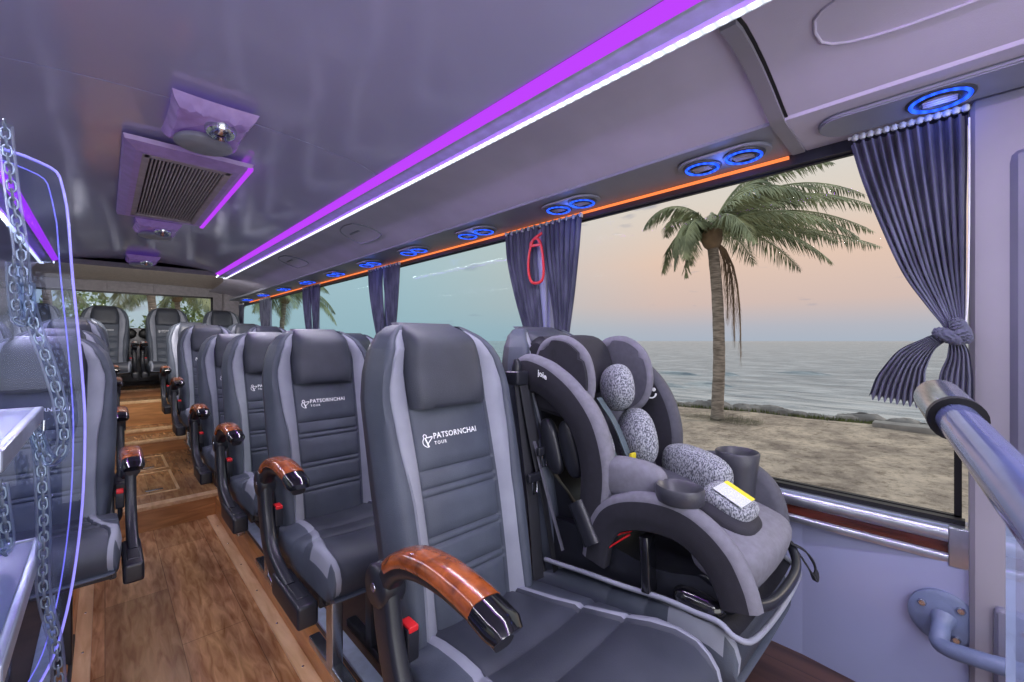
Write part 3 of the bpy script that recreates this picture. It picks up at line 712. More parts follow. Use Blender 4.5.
# tails hang from the knot: swept fans
def tail(pts, nm, pleats=7):
    R = cr([(a[0],a[1],a[2]) for a in pts], 6); W = [p[3] for p in pts]; V = []; n = len(R); m = pleats*8+1
    for i,p in enumerate(R):
        w = interp([(k/(len(pts)-1),W[k]) for k in range(len(W))], i/(n-1))
        q = R[min(i+1,n-1)]; q0 = R[max(i-1,0)]; t = Vector(q)-Vector(q0); t.x = 0; t.normalize(); sd = Vector((0,-t.z,t.y))
        for j in range(m):
            u = j/(m-1)-.5; ph = u*pleats*2*PI
            am = .006*(.4+w/.08); edge = (.006 if i == n-1 else 0)*math.sin(ph*1.0)
            V.append(tuple(Vector(p)+sd*(u*w)+Vector((am*math.sin(ph)-.004*(1-4*u*u),0,edge))))
    return mk(nm, V, grid_faces(n,m), M['curtain'], fc, sharp=180)
tail([(-.035,-.066,-.49,.018),(-.040,-.040,-.505,.030),(-.045,-.008,-.545,.062),(-.045,.010,-.600,.088),(-.045,.016,-.640,.098)], 'curtain_tail', 9)
tail([(-.035,-.078,-.49,.018),(-.036,-.084,-.53,.034),(-.036,-.080,-.58,.052),(-.036,-.078,-.64,.056)], 'curtain_tail', 6)
mb = MB()
for k in range(14): mb.add(*latheg([(.004,.0),(.007,.003),(.007,.012),(.004,.015)], (.0,-.095+k*.0147,.006), 'Z', 8))
mb.add(*boxg(-.003,.003,-.10,.11,.012,.018,0)); mb.build('hook_tape', M['hook'], fc)
cord = cr([(-.03,-.10,-.02),(-.034,-.10,-.2),(-.034,-.098,-.4),(-.03,-.094,-.47)],4)
tube('tie_cord', cord, .0016, M['hook'], fc, 6)
# red strap on the first pillar
P = cr([(1.372,1.245,.47),(1.37,1.30,.44),(1.37,1.325,.35),(1.37,1.31,.27),(1.37,1.265,.255),(1.37,1.235,.28),(1.37,1.24,.38),(1.37,1.26,.44),(1.37,1.29,.45),(1.37,1.31,.425),(1.37,1.25,.42)],6)
V,F = sweepg(P, rrect(.012,.006,.002), (1,0,0)); tag(mk('red_strap', V, F, M['red']), 'red looped emergency strap hanging on the pillar between the curtains', 'strap')
st = box('pillar_cover', 1.405,1.424,1.255,1.312,-.40,.50, M['wallpanel'], None, .004); struct(st); st.name = 'trim_6'

# ------------------------------------------------------------------ seat belts between the near seats
t = thing('seat_belt', 'black seat belt hanging beside the near seat, with two buckle tongues', 'seat belt', (.88,.90,-.10))
def strapw(name, pts, w, mat, parent, th=.003, up=(0,1,0)):
    V,F = sweepg(cr(pts,6), rrect(w,th,th*.45,2), up); return mk(name, V, F, mat, parent, sharp=60)
box('belt_guide', -.024,.024,-.03,.03,-.03,.012, M['plastic'], t, .010)
V,F = sweepg([(0,.0,.01),(0,-.004,.03),(0,.002,.045)], rrect(.03,.03,.012), (0,1,0), scale=[1,.85,.5]); mk('guide_cap', V, F, M['plastic'], t)
strapw('shoulder_strap', [(.0,-.012,-.02),(.004,-.035,-.18),(.0,-.07,-.38),(-.012,-.10,-.56)], .042, M['belt'], t)
strapw('lap_strap', [(.012,-.020,-.02),(.022,-.050,-.18),(.040,-.085,-.36),(.052,-.12,-.56)], .042, M['belt'], t)
for (x,y,z,nm) in ((-.004,-.075,-.285,0),(.030,-.080,-.215,1)):
    mb = MB(); mb.add(*boxg(x-.026,x+.026,y-.008,y+.004,z-.012,z+.012,.004)); tg = mb.build('tongue_grip', M['plastic'], t)
    mb = MB(); mb.add(*sweepg([(x-.009,y-.004,z-.01),(x-.009,y-.004,z-.045),(x+.009,y-.004,z-.045),(x+.009,y-.004,z-.01)], rrect(.004,.003,.001,2), (0,1,0)))
    mb.build('tongue_plate', M['chrome'], tg)

# ------------------------------------------------------------------ child car seat
cs = thing('child_car_seat', 'black and grey forward-facing child car seat strapped on the window seat', 'child seat', (1.10,.60,-.56))
ox,oy,oz = cs.location
def loc3(P): return [(a-ox,b-oy,c-oz) for a,b,c in P]
def shell(name, path, sec, mats, mfun=None, scale=None, up=(1,0,0), par=cs, closed=False):
    V,F = sweepg(loc3(path), sec, up, scale)
    I = None
    if mfun: m = len(sec); I = [mfun(k % m) if k < (len(path)-1)*m else 0 for k in range(len(F))]
    return mk(name, V, F, mats, par, midx=I, sharp=60)
# base
V,F = prismg([(a-oy,b-oz) for a,b in cr([(.30,-.535),(.34,-.575),(.50,-.60),(.70,-.62),(.90,-.62),(.93,-.58),(.90,-.53),(.74,-.50),(.62,-.515),(.48,-.53),(.36,-.505)],4,True)],'X',-.175,.175,.012,3)
mk('base', V, F, M['plastic'], cs, sharp=50)
# rear shell
V,F = prismg([(a-oy,b-oz) for a,b in cr([(.94,-.06),(.98,-.15),(.965,-.35),(.92,-.52),(.80,-.55),(.66,-.54),(.70,-.47),(.80,-.43),(.86,-.25),(.88,-.10)],4,True)],'X',-.15,.15,.02,3)
mk('back_shell', V, F, M['plastic'], cs, sharp=50)
# side wings: a broad flat outer band with a light padded front edge
def band(name, x, sgn, pts, wid, thick, mats, par=cs, light=True):
    """pts (y,z) outer edge path going forward/down; band of varying width in the YZ plane"""
    P = cr(pts,7); n = len(P); V = []; I = []
    ws = wid if callable(wid) else (lambda t: wid)
    for i,(y,z) in enumerate(P):
        a = P[max(0,i-1)]; b = P[min(n-1,i+1)]; tx,tz = b[0]-a[0], b[1]-a[1]; L = math.hypot(tx,tz) or 1
        nx,nz = -tz/L, tx/L            # points inward (behind/below)
        w = ws(i/(n-1))
        q = [(0,0.0),( -.010,.25),(-.012,.5),(-.008,.75),(.0,.92),(.008,1.0),(.010,1.0),(.012,.85)]
        sec = [(thick*.92,-.010),(thick*.5,-.016),(thick*.12,-.010),(0,.004),(0,w*.5),(0,w*.94),(thick*.1,w),(thick*.6,w),(thick,w*.92),(thick,w*.5),(thick,.006)]
        for dx,dn in sec: V.append((x+sgn*dx-ox, y+nx*dn-oy, z+nz*dn-oz))
    m = 11; F = grid_faces(n,m,True)
    for i in range(n-1): I += [1,1,1,0,0,0,0,0,0,0,1]
    F += [tuple(range(m)), tuple((n-1)*m+j for j in range(m))]; I += [0,0]
    return mk(name, V, F, mats, par, midx=I, sharp=70)
bm_ = [M['cs_black'], M['cs_grey']]
wingp = [(.935,-.075),(.905,-.056),(.86,-.058),(.79,-.082),(.71,-.135),(.645,-.215),(.614,-.32),(.618,-.42),(.632,-.50)]
wingr = [(.92,-.03),(.86,-.020),(.76,-.050),(.68,-.105),(.63,-.17),(.602,-.25),(.598,-.33),(.62,-.43),(.64,-.50)]
band('side_wing', .905, 1, wingp, lambda t: .098-.030*t, .050, bm_)
band('side_wing', 1.305, -1, wingr, lambda t: .16-.06*t, .050, [M['cs_black'], M['cs_grey2']])
# inner seat back (the fabric the child leans on)
V = []
for i in range(13):
    t = i/12; y = .70+.17*t; z = -.40+.38*t
    for j in range(13):
        u = -1+2*j/12; V.append((u*.165, y-oy-.06*abs(u)**2.5, z-oz))
mk('inner_back', V, grid_faces(13,13), M['cs_grey2'], cs)
# headrest : centre, two wings with light rims
V,F = ellg((0,.815-oy,-.075-oz),(.125,.045,.095),Matrix.Rotation(-.3,3,'X'),3); hr = mk('child_headrest', V, F, M['cs_black'], cs)
V,F = prismg([(a-oy,b-oz) for a,b in cr([(.87,.005),(.93,.0),(.95,-.06),(.90,-.16),(.84,-.12)],4,True)],'X',-.14,.13,.02,3); mk('headrest_top', V, F, M['cs_black'], cs, sharp=60)
def headwing(x, sgn, rim, inner):
    P = cr([(a-(.03 if sgn<0 else 0),b-.008) for a,b in [(.87,-.20),(.875,-.07),(.84,.0),(.77,.006),(.710,-.035),(.690,-.11),(.71,-.175),(.76,-.215)]],5)
    V,F = prismg([(a-oy,b-oz) for a,b in P],'X',x-ox-.018,x-ox+.018,.012,3)
    w = mk('headrest_wing', V, F, [inner], hr, sharp=55)
    Q = cr([(a-(.03 if sgn<0 else 0),b-.008) for a,b in [(.878,-.10),(.872,-.04),(.84,-.001),(.77,.003),(.713,-.037),(.694,-.11),(.712,-.172),(.755,-.208)]],5)
    V,F = sweepg(loc3([(x+sgn*.004,a,b) for a,b in Q]), circ(.019,12,.013), (1,0,0)); mk('wing_rim', V, F, rim, w)
headwing(.955,1,M['cs_grey'],M['cs_black']); headwing(1.225,-1,M['cs_grey'],M['cs_grey2'])
# head pillow, side pads, body pillow
def pillow(name, c, r, mat=None, rx=0, rz=0, p=2.4, ry=0):
    R = Matrix.Rotation(rz,3,'Z') @ Matrix.Rotation(rx,3,'X') @ Matrix.Rotation(ry,3,'Y')
    V,F = ellg((c[0]-ox,c[1]-oy,c[2]-oz), r, R, p, 28, 16); return mk(name, V, F, mat or M['melange'], cs)
pillow('head_pillow', (1.096,.695,-.138), (.040,.070,.068), rx=-.35, rz=-.55)
pillow('head_pillow', (.985,.770,-.115), (.024,.052,.058), rx=-.35, rz=.2)
pillow('body_pillow', (1.105,.635,-.278), (.042,.074,.084), rx=-.42, rz=-.50)
pillow('body_pillow', (.965,.690,-.27), (.030,.055,.085), rx=-.42, rz=.2)
pillow('seat_padding', (1.06,.58,-.40), (.13,.16,.045), M['cs_grey2'], rx=.08, p=3)
pillow('thigh_pad', (1.160,.490,-.348), (.042,.105,.056), rx=.10, rz=-.30, p=2.8)
pillow('thigh_pad', (.955,.56,-.345), (.040,.085,.050), M['cs_grey'], rx=.05, rz=.15, p=2.8)
pillow('crotch_pad', (1.075,.372,-.384), (.056,.058,.026), rx=.42, rz=-.05, p=3.4)
# label on the crotch pad
Rp = Matrix.Rotation(-.05,3,'Z') @ Matrix.Rotation(.42,3,'X')
def onpad(x,y,h): v = Rp @ Vector((x,y,h)); return (1.075-ox+v.x, .372-oy+v.y, -.384-oz+v.z)
lb = mk('care_label', [onpad(-.045,-.035,.0270),(onpad(.015,-.035,.0273)),(onpad(.015,.035,.0273)),onpad(-.045,.035,.0270)], [(0,1,2,3)], M['paper'], cs, smooth=False); lb['label'] = 'white printed care label'
lb = mk('warning_label', [onpad(.015,-.035,.0274),(onpad(.036,-.035,.0273)),(onpad(.036,.035,.0273)),onpad(.015,.035,.0274)], [(0,1,2,3)], M['yellow'], cs, smooth=False); lb['label'] = 'yellow warning label'
# harness
strapw('harness_strap', loc3([(1.035,.715,-.165),(1.03,.655,-.235),(1.025,.60,-.33),(1.035,.545,-.37)]), .026, M['strap'], cs)
strapw('harness_strap', loc3([(.985,.725,-.165),(.975,.665,-.235),(.975,.61,-.33),(.99,.56,-.37)]), .026, M['strap'], cs)
V,F = boxg(*[a for a in (1.015-ox,1.038-ox,.598-oy,.606-oy,-.318-oz,-.302-oz)],.001); mk('strap_label', V, F, M['yellow'], cs)
V,F = ellg((1.03-ox,.50-oy,-.375-oz),(.03,.035,.012),None,3); mk('harness_buckle', V, F, M['plastic'], cs)
# armrest arches over each side
arch = [(.668,-.56),(.655,-.49),(.62,-.425),(.565,-.388),(.49,-.368),(.42,-.368),(.365,-.388),(.315,-.430),(.285,-.485),(.272,-.53)]
archr = [(.66,-.56),(.65,-.47),(.61,-.39),(.54,-.35),(.47,-.335),(.40,-.345),(.345,-.385),(.318,-.45),(.315,-.53)]
band('armrest_arch', .900, 1, arch, lambda t: .060+.012*math.sin(t*PI), .040, bm_)
band('armrest_arch', 1.315, -1, archr, lambda t: .11+.0*t, .055, [M['cs_grey2'], M['cs_grey2']])
# nose of the seat (padded front under the legs)
pillow('seat_nose', (1.10,.350,-.475), (.175,.078,.058), M['cs_grey'], rx=.3, p=3.2)
pillow('nose_insert', (1.065,.375,-.415), (.070,.07,.030), M['cs_black'], rx=.35, p=3)
V,F = sweepg(loc3(cr([(.93,.285,-.535),(1.02,.262,-.545),(1.18,.262,-.545),(1.27,.29,-.53),(1.29,.33,-.51)],5)), rrect(.02,.022,.009), (0,0,1)); mk('nose_edge', V, F, M['plastic'], cs, sharp=60)
# cup holders
V,F = latheg([(.036,-.105),(.044,-.02),(.050,0),(.053,.004),(.056,0),(.052,-.03),(.046,-.110),(0,-.112),(0,-.100),(.036,-.098)], (1.262-ox,.418-oy,-.307-oz), 'Z', 32); mk('cup_holder', V, F, M['plastic_grey'], cs, sharp=60)
V,F = latheg([(.030,-.03),(.040,-.01),(.047,0),(.051,.003),(.054,-.002),(.053,-.030),(.046,-.034)], (.940-ox,.432-oy,-.330-oz), 'Z', 32); V = [(a*.88+(.93-ox)*.12,b,c) for a,b,c in V]; mk('cup_holder', V, F, M['plastic_grey'], cs, sharp=60)
# hardware visible under the near arch
V,F = sweepg(loc3([(.915,.50,-.455),(.912,.495,-.50),(.908,.49,-.575)]), rrect(.042,.024,.008), (0,1,0)); mk('adjuster_lever', V, F, M['plastic_gloss'], cs, sharp=60)
V,F = ellg((.93-ox,.385-oy,-.565-oz),(.035,.055,.028),None,2.6); mk('recline_knob', V, F, M['plastic_gloss'], cs)
P = loc3(cr([(.925,.545,-.462),(.920,.570,-.474),(.912,.595,-.490),(.908,.610,-.508),(.908,.600,-.515),(.910,.580,-.498),(.915,.560,-.480),(.922,.548,-.470)],5)); V,F = sweepg(P, rrect(.008,.004,.0015,2)); mk('pull_strap', V, F, M['red'], cs)
V,F = sweepg(loc3(cr([(.915,.70,-.43),(.91,.67,-.475),(.905,.64,-.52)],5)), rrect(.05,.045,.016), (1,0,0)); mk('buckle_housing', V, F, M['plastic'], cs, sharp=60)
P = loc3(cr([(1.262,.292,-.515),(1.275,.262,-.530),(1.288,.245,-.565),(1.285,.243,-.60),(1.275,.252,-.575),(1.265,.275,-.535)],5)); V,F = sweepg(P, rrect(.014,.004,.0015,2)); mk('hanging_strap', V, F, M['belt'], cs)
for (x,y) in ((.925,.80),(.935,.74)):
    V,F = ellg((x-ox,y-oy,-.30-oz),(.02,.03,.08),Matrix.Rotation(-.3,3,'X'),2.6); mk('shell_rib', V, F, M['plastic'], cs)
strapw('tether_strap', loc3([(.895,.93,-.12),(.90,.86,-.26),(.90,.80,-.42),(.90,.74,-.57)]), .012, M['cs_grey2'], cs, .002, (0,1,0))
# logo on the near wing and emblem on the far wing
V,F = text_geo('joie', .024); V = [(.9035-ox-v[2]-.0006, .835-oy-v[0]*.95, -.098-oz+v[1]-.35*v[0]) for v in V]; mk('brand_mark', V, F, M['logo'], cs, smooth=False)
mb = MB()
cy, cz = .664-oy, -.160-oz
for (dy,dz) in ((-.010,.008),(.010,.008)): mb.add(*latheg([(0,-.001),(.006,-.001),(.006,.001),(0,.001)], (1.241-ox,cy+dy,cz+dz), 'X', 12))
P = [(1.241-ox, cy+.017*math.cos(a), cz-.004+.015*math.sin(a)) for a in [PI+PI*k/10 for k in range(11)]]; V,F = sweepg(P, rrect(.004,.007,.001,2), (1,0,0)); mb.add(V,F)
mb.build('emblem', M['logo'], cs)
# protective mat under the child seat
mt = thing('seat_protector', 'dark seat protector mat with light grey piping under the child seat', 'mat', (1.10,.58,-.63))
def mat_z(y): return interp([(.28,-.612),(.33,-.588),(.45,-.592),(.6,-.612),(.82,-.635)], y)+.006
V = []
Yv = [.30,.33,.38,.45,.55,.65,.75,.80]
for y in Yv:
    for j in range(9): u = -1+2*j/8; V.append((u*.205, y-.58, mat_z(y)+.63+.010*abs(u)**4))
mk('mat_sheet', V, grid_faces(len(Yv),9), M['cs_black'], mt)
P = [(-.205,y-.58,mat_z(y)+.644) for y in reversed(Yv)] + [(-.17,.275-.58,mat_z(.30)+.636),(0,.268-.58,mat_z(.30)+.632),(.17,.275-.58,mat_z(.30)+.636)] + [(.205,y-.58,mat_z(y)+.644) for y in Yv]
V,F = tubeg(cr(P,4), .006, 8); mk('piping', V, F, M['leather_light'], mt)

# ------------------------------------------------------------------ handrails front right
h = thing('handrail', 'glossy handrail with a metal sleeve end reaching in from the right edge', 'handrail', (.60,.010,-.055))
A = Vector((.600,.013,-.055)); B = Vector((.30,-.034,-.090)); d = (B-A)
pt = lambda t: tuple(A+d*t-Vector(h.location))
V,F = sweepg([pt(0),pt(.02),pt(.26),pt(.28)], circ(.0180,24), (0,0,1), scale=[.93,1,1,.97]); mk('sleeve', V, F, M['steel'], h, sharp=60)
V,F = sweepg([pt(.275),pt(.30)], circ(.0186,24)); mk('rubber_ring', V, F, M['black'], h, sharp=60)
V,F = sweepg([pt(.27),pt(1.0),pt(1.9)], circ(.0135,24)); mk('tube', V, F, M['rail_paint'], h, sharp=60)
h = thing('grab_rail', 'grey painted grab rail bolted to the side wall by a round flange', 'handrail', (1.388,.02,-.633))
V,F = latheg([(0,-.010),(.050,-.010),(.060,-.004),(.060,.006)], (0,0,0), 'X', 32); mk('flange', V, F, M['pipe'], h, sharp=40)
V,F = sweepg(cr([(-.002,0,0),(-.035,.004,-.020),(-.060,.0,-.037),(-.085,-.06,-.024),(-.10,-.14,-.008),(-.14,-.35,.02)],6), circ(.0165,16), (0,0,1), scale=[1.5,1.35,1.2]+[1]*28); mk('tube', V, F, M['pipe'], h)
for a in (.6,2.3,4.2):
    V,F = latheg([(0,-.016),(.006,-.016),(.0085,-.012),(.0085,-.008)], (0,.042*math.cos(a),.042*math.sin(a)), 'X', 8); mk('bolt', V, F, M['steel'], h)
o = tube('support_post', [(-.64,.95,-1.12),(-.64,.95,.66)], .02, M['steel']); tag(o, 'metal post carrying the two shelves and the clear screen', 'post')
# clear panel hanging from the upper rail
s = thing('clear_partition', 'clear acrylic partition hanging under the handrail at the right edge', 'clear panel', (.41,-.02,-.10))
box('sheet', -.16,.004,-.006,-.002,-.50,.01, M['acrylic_pale'], s, 0)
box('sheet_edge', .003,.0055,-.006,-.002,-.50,.0, M['alu_blue'], s, 0)

# ------------------------------------------------------------------ front left: clear screen, shelves, chain
s = thing('acrylic_screen', 'clear acrylic screen with glowing violet rounded edge on the left', 'clear screen', (-.03,1.0,-.10))
out = cr([(-.60,1.0,.305),(-.20,1.0,.297),(-.075,1.0,.282),(-.048,1.0,.240),(-.038,1.0,.10),(-.027,1.0,-.06),(-.024,1.0,-.16),(-.029,1.0,-.30),(-.045,1.0,-.44),(-.072,1.0,-.535),(-.13,1.0,-.60),(-.26,1.0,-.625),(-.60,1.0,-.63)],5)
poly = [(a+.03,c+.10) for a,_,c in out]
V,F = prismg(poly,'Y',-.003,.003); mk('sheet', V, F, M['acrylic'], s, smooth=False)
V,F = sweepg([(a+.03,0,c+.10) for a,_,c in out], rrect(.0035,.008,.001,2), (0,1,0)); mk('lit_edge', V, F, M['acrylic_edge'], s)
ins = [(a+.03-.014,.012,c+.10-(.012 if c>.2 else 0)) for a,_,c in out]
V,F = sweepg(ins, rrect(.0018,.003,.0006,2), (0,1,0)); mk('inner_edge', V, F, M['acrylic_edge'], s)
for z,l in ((-.104,'upper'),(-.306,'lower')):
    t = thing('shelf', f'{l} grey-blue shelf with metal edge behind the clear screen at the left edge', 'shelf', (-.075,.98,z))
    box('board', -.55,0,-.36,.0,-.016,0, M['shelf'], t, .003)
    box('metal_edge', -.004,.006,-.362,.006,-.020,.002, M['shelf_edge'], t, .003)
    box('metal_edge', -.55,.006,.0,.008,-.020,.002, M['shelf_edge'], t, .003)
# chain inside clear tubing
def pix(px,py,Y):
    a = math.atan(407/425); S,Cc = math.sin(a),math.cos(a); u = (px-512)/425
    r = (S+u*Cc, Cc-u*S, (341-py)/425); k = Y/r[1]; return (r[0]*k, Y, r[2]*k)
ch = thing('chain', 'metal chain in clear tubing hanging on the left over the clear screen', 'chain', (-.08,.93,.2))
lx,ly,lz = ch.location
paths = [
 [(-0.0990,.90,0.2960),(-0.0960,.90,0.2480),(-0.0910,.90,0.1880),(-0.0850,.90,0.1330),(-0.0820,.90,0.0850),(-0.0760,.90,0.0440),(-0.0690,.90,0.0090),(-0.0600,.90,-0.0270),(-0.0520,.90,-0.0640),(-0.0470,.90,-0.0940),(-0.0430,.90,-0.1400),(-0.0490,.90,-0.1680),(-0.0580,.90,-0.1710),(-0.0660,.90,-0.1480),(-0.0710,.90,-0.1260)],
 [(-0.0710,.90,-0.1260),(-0.0670,.90,-0.1560),(-0.0640,.90,-0.2200),(-0.0630,.90,-0.2770),(-0.0640,.90,-0.3260),(-0.0620,.90,-0.3700),(-0.0520,.90,-0.4330),(-0.0480,.90,-0.4950),(-0.0450,.90,-0.5520)],
 [(-0.0910,.90,0.1090),(-0.0900,.90,0.0710),(-0.0870,.90,0.0350),(-0.0830,.90,0.0270),(-0.0780,.90,0.0410),(-0.0790,.90,0.0850)],
 [(-0.1030,.90,-0.1960),(-0.1000,.90,-0.2380),(-0.0970,.90,-0.2730),(-0.1010,.90,-0.2880),(-0.1070,.90,-0.2700)],
]
mb = MB(); tb = MB()
for p in paths:
    P = [Vector(q)-Vector((lx,ly,lz)) for q in cr(p,14)]
    L = 0; nxt = 0; k = 0
    for a,b in zip(P,P[1:]):
        seg = (b-a).length
        while nxt < L+seg:
            c = a+(b-a)*((nxt-L)/seg); t = (b-a).normalized(); nrm = Vector((0,1,0)) if k%2 else t.cross(Vector((0,1,0))).normalized()
            side_ = nrm.cross(t).normalized() ; pts = []
            for j in range(14):
                an = 2*PI*j/14; pts.append(tuple(c + t*(.0062*math.cos(an)+.0018*(1 if math.cos(an)>0 else -1)) + side_*.0042*math.sin(an)))
            pts.append(pts[0]); pts.append(pts[1]); mb.add(*sweepg(pts, circ(.0014,6), tuple(nrm), cap=False)); nxt += .0118; k += 1
        L += seg
    tb.add(*sweepg([tuple(q) for q in P[::3]], circ(.0080,10), (0,1,0)))
mb.build('links', M['chain_metal'], ch); tb.build('clear_tubing', M['tube_clear'], ch)
ch2 = MB().add(*sweepg(cr([(-0.075, 0.9, -0.117), (-0.071, 0.9, -0.134), (-0.064, 0.9, -0.131), (-0.063, 0.9, -0.113)],4), circ(.0022,8), (0,1,0)))
ch2.V = [(a-lx,b-ly,c-lz) for a,b,c in ch2.V]; ch2.build('hook', M['chrome'], ch)

# ------------------------------------------------------------------ outside: beach, sea, palms
GZ = -2.4
def mat_sand():
    m, nt, out = newmat('sand'); N = nt.nodes.new; L = nt.links.new
    b = N('ShaderNodeBsdfPrincipled'); L(b.outputs[0], out.inputs[0]); b.inputs['Roughness'].default_value = .95
    tc = N('ShaderNodeTexCoord'); n1 = N('ShaderNodeTexNoise'); n1.inputs['Scale'].default_value = 1.1; n1.inputs['Detail'].default_value = 8; n1.inputs['Roughness'].default_value = .68
    L(tc.outputs['Object'], n1.inputs[0])
    c = N('ShaderNodeValToRGB'); c.color_ramp.elements[0].position = .36; c.color_ramp.elements[0].color = srgb(150,136,126); c.color_ramp.elements[1].position = .62; c.color_ramp.elements[1].color = srgb(226,208,190)
    L(n1.outputs[0], c.inputs[0])
    n2 = N('ShaderNodeTexNoise'); n2.inputs['Scale'].default_value = 5; n2.inputs['Detail'].default_value = 8; n2.inputs['Roughness'].default_value = .75; L(tc.outputs['Object'], n2.inputs[0])
    c2 = N('ShaderNodeValToRGB'); c2.color_ramp.elements[0].position = .36; c2.color_ramp.elements[0].color = (.52,.50,.47,1); c2.color_ramp.elements[1].position = .5; c2.color_ramp.elements[1].color = (1,1,1,1)
    L(n2.outputs[0], c2.inputs[0]); mx = N('ShaderNodeMix'); mx.data_type = 'RGBA'; mx.blend_type = 'MULTIPLY'; mx.inputs[0].default_value = 1
    L(c.outputs[0], mx.inputs[6]); L(c2.outputs[0], mx.inputs[7]); L(mx.outputs[2], b.inputs[0])
    bp = N('ShaderNodeBump'); bp.inputs['Strength'].default_value = .9; bp.inputs['Distance'].default_value = .08; L(n2.outputs[0], bp.inputs['Height']); L(bp.outputs[0], b.inputs['Normal'])
    return m
def mat_sea():
    m, nt, out = newmat('sea'); N = nt.nodes.new; L = nt.links.new
    b = N('ShaderNodeBsdfPrincipled'); L(b.outputs[0], out.inputs[0]); b.inputs['Roughness'].default_value = .28
    tc = N('ShaderNodeTexCoord'); mp = N('ShaderNodeMapping'); mp.inputs['Scale'].default_value = (1.1,.34,1); L(tc.outputs['Object'], mp.inputs[0])
    n1 = N('ShaderNodeTexNoise'); n1.inputs['Scale'].default_value = 1; n1.inputs['Detail'].default_value = 9; n1.inputs['Roughness'].default_value = .62; L(mp.outputs[0], n1.inputs[0])
    c = N('ShaderNodeValToRGB'); E = c.color_ramp.elements; E[0].position = .36; E[0].color = srgb(104,122,136); E[1].position = .62; E[1].color = srgb(196,206,214)
    e = E.new(.50); e.color = srgb(146,160,170); L(n1.outputs[0], c.inputs[0])
    # foam close to the shore
    sp = N('ShaderNodeSeparateXYZ'); L(tc.outputs['Object'], sp.inputs[0])
    mr = N('ShaderNodeMapRange'); mr.inputs[1].default_value = 17; mr.inputs[2].default_value = 34; mr.inputs[3].default_value = 1; mr.inputs[4].default_value = 0; L(sp.outputs[0], mr.inputs[0])
    mp2 = N('ShaderNodeMapping'); mp2.inputs['Scale'].default_value = (1.2,.30,1); L(tc.outputs['Object'], mp2.inputs[0])
    n3 = N('ShaderNodeTexNoise'); n3.inputs['Scale'].default_value = .8; n3.inputs['Detail'].default_value = 10; n3.inputs['Roughness'].default_value = .7; n3.inputs['Distortion'].default_value = .6; L(mp2.outputs[0], n3.inputs[0])
    fr = N('ShaderNodeMapRange'); fr.inputs[1].default_value = .47; fr.inputs[2].default_value = .58; L(n3.outputs[0], fr.inputs[0])
    mu = N('ShaderNodeMath'); mu.operation = 'MULTIPLY'; L(fr.outputs[0], mu.inputs[0]); L(mr.outputs[0], mu.inputs[1])
    mx = N('ShaderNodeMix'); mx.data_type = 'RGBA'; L(mu.outputs[0], mx.inputs[0]); L(c.outputs[0], mx.inputs[6]); mx.inputs[7].default_value = srgb(226,230,232); L(mx.outputs[2], b.inputs[0])
    bp = N('ShaderNodeBump'); bp.inputs['Strength'].default_value = 1; bp.inputs['Distance'].default_value = .5; L(n1.outputs[0], bp.inputs['Height']); L(bp.outputs[0], b.inputs['Normal'])
    return m
M['sand'] = mat_sand(); M['sea'] = mat_sea()
M['bark'] = pmat('palm_bark', srgb(172,162,154), .9, col2=srgb(112,104,98), nscale=4, stretch=(1,1,7), bump=1, bscale=8)
M['frond'] = pmat('palm_leaf', srgb(176,184,144), .6, col2=srgb(116,126,98), nscale=1.5)
M['frond_dry'] = pmat('dry_palm_leaf', srgb(150,128,104), .8, col2=srgb(106,90,76), nscale=2)
M['stone'] = pmat('shore_stone', srgb(176,172,170), .9, col2=srgb(116,114,116), nscale=1.2, bump=.8, bscale=6)
M['grass'] = pmat('beach_grass', srgb(118,128,74), .9, col2=srgb(78,86,50), nscale=6)
M['leaf'] = pmat('shrub_leaf', srgb(168,186,136), .6, col2=srgb(104,128,88), nscale=2)
# sand with gentle relief
V = []; nx, ny = 60, 80
shore = lambda y: 16.6 - .05*y + .25*math.sin(y*.5) + .12*math.sin(y*1.7)
for i in range(nx+1):
    for j in range(ny+1):
        y = -40+j*1.6; x = -40 + (shore(y)+40)*i/nx*1.0
        z = GZ + .04*math.sin(x*1.3+y*.4)*math.sin(y*.9) - (.25 if i == nx else 0)
        V.append((x,y,z))
g = mk('ground_sand', V, grid_faces(nx+1,ny+1), M['sand']); struct(g); g.name = 'ground_sand'
sea = mk('sea_water', [(12,-3000,-2.62),(6000,-3000,-2.62),(6000,6000,-2.62),(12,6000,-2.62)], [(0,1,2,3)], M['sea'], smooth=False); struct(sea); sea.name = 'ground_sea'
# wave crests near the shore
wv = random.Random(3)
for k in range(9):
    x = wv.uniform(20,44); y = wv.uniform(-4,22); L_ = wv.uniform(2,5)
    P = [(x+.3*math.sin(t*3), y+L_*(t-.5), -2.62) for t in [i/10 for i in range(11)]]
    V,F = sweepg(P, [(-.7,0),(-.25,.12),(0,.22),(.18,.16),(.5,0)], scale=[max(.05,math.sin(PI*i/10)) for i in range(11)]); o = mk('wave', V, F, M['sea'])
    tag(o, 'low grey wave crest rolling towards the beach', 'wave', 'wave crests off the beach')
def rock(name, c, r, seed, label, cat='rock', group=None):
    rr = random.Random(seed); V,F = ellg(c, r, None, 2.6, 14, 8)
    V = [(x+rr.uniform(-.1,.1)*r[0], y+rr.uniform(-.1,.1)*r[1], z+rr.uniform(-.12,.12)*r[2]) for x,y,z in V]
    return tag(mk(name, V, F, M['stone'], smooth=True, sharp=30), label, cat, group)
rk = random.Random(11)
for k in range(34):
    y = -1.5+k*.42; x = shore(y)-.25+rk.uniform(-.15,.15); s_ = rk.uniform(.5,1.2)
    rock('shore_rock', (x,y,GZ-.02), (.30*s_,.40*s_,.20*s_), k, 'low grey boulder in the line of rocks along the water', 'rock', 'boulders along the shoreline')
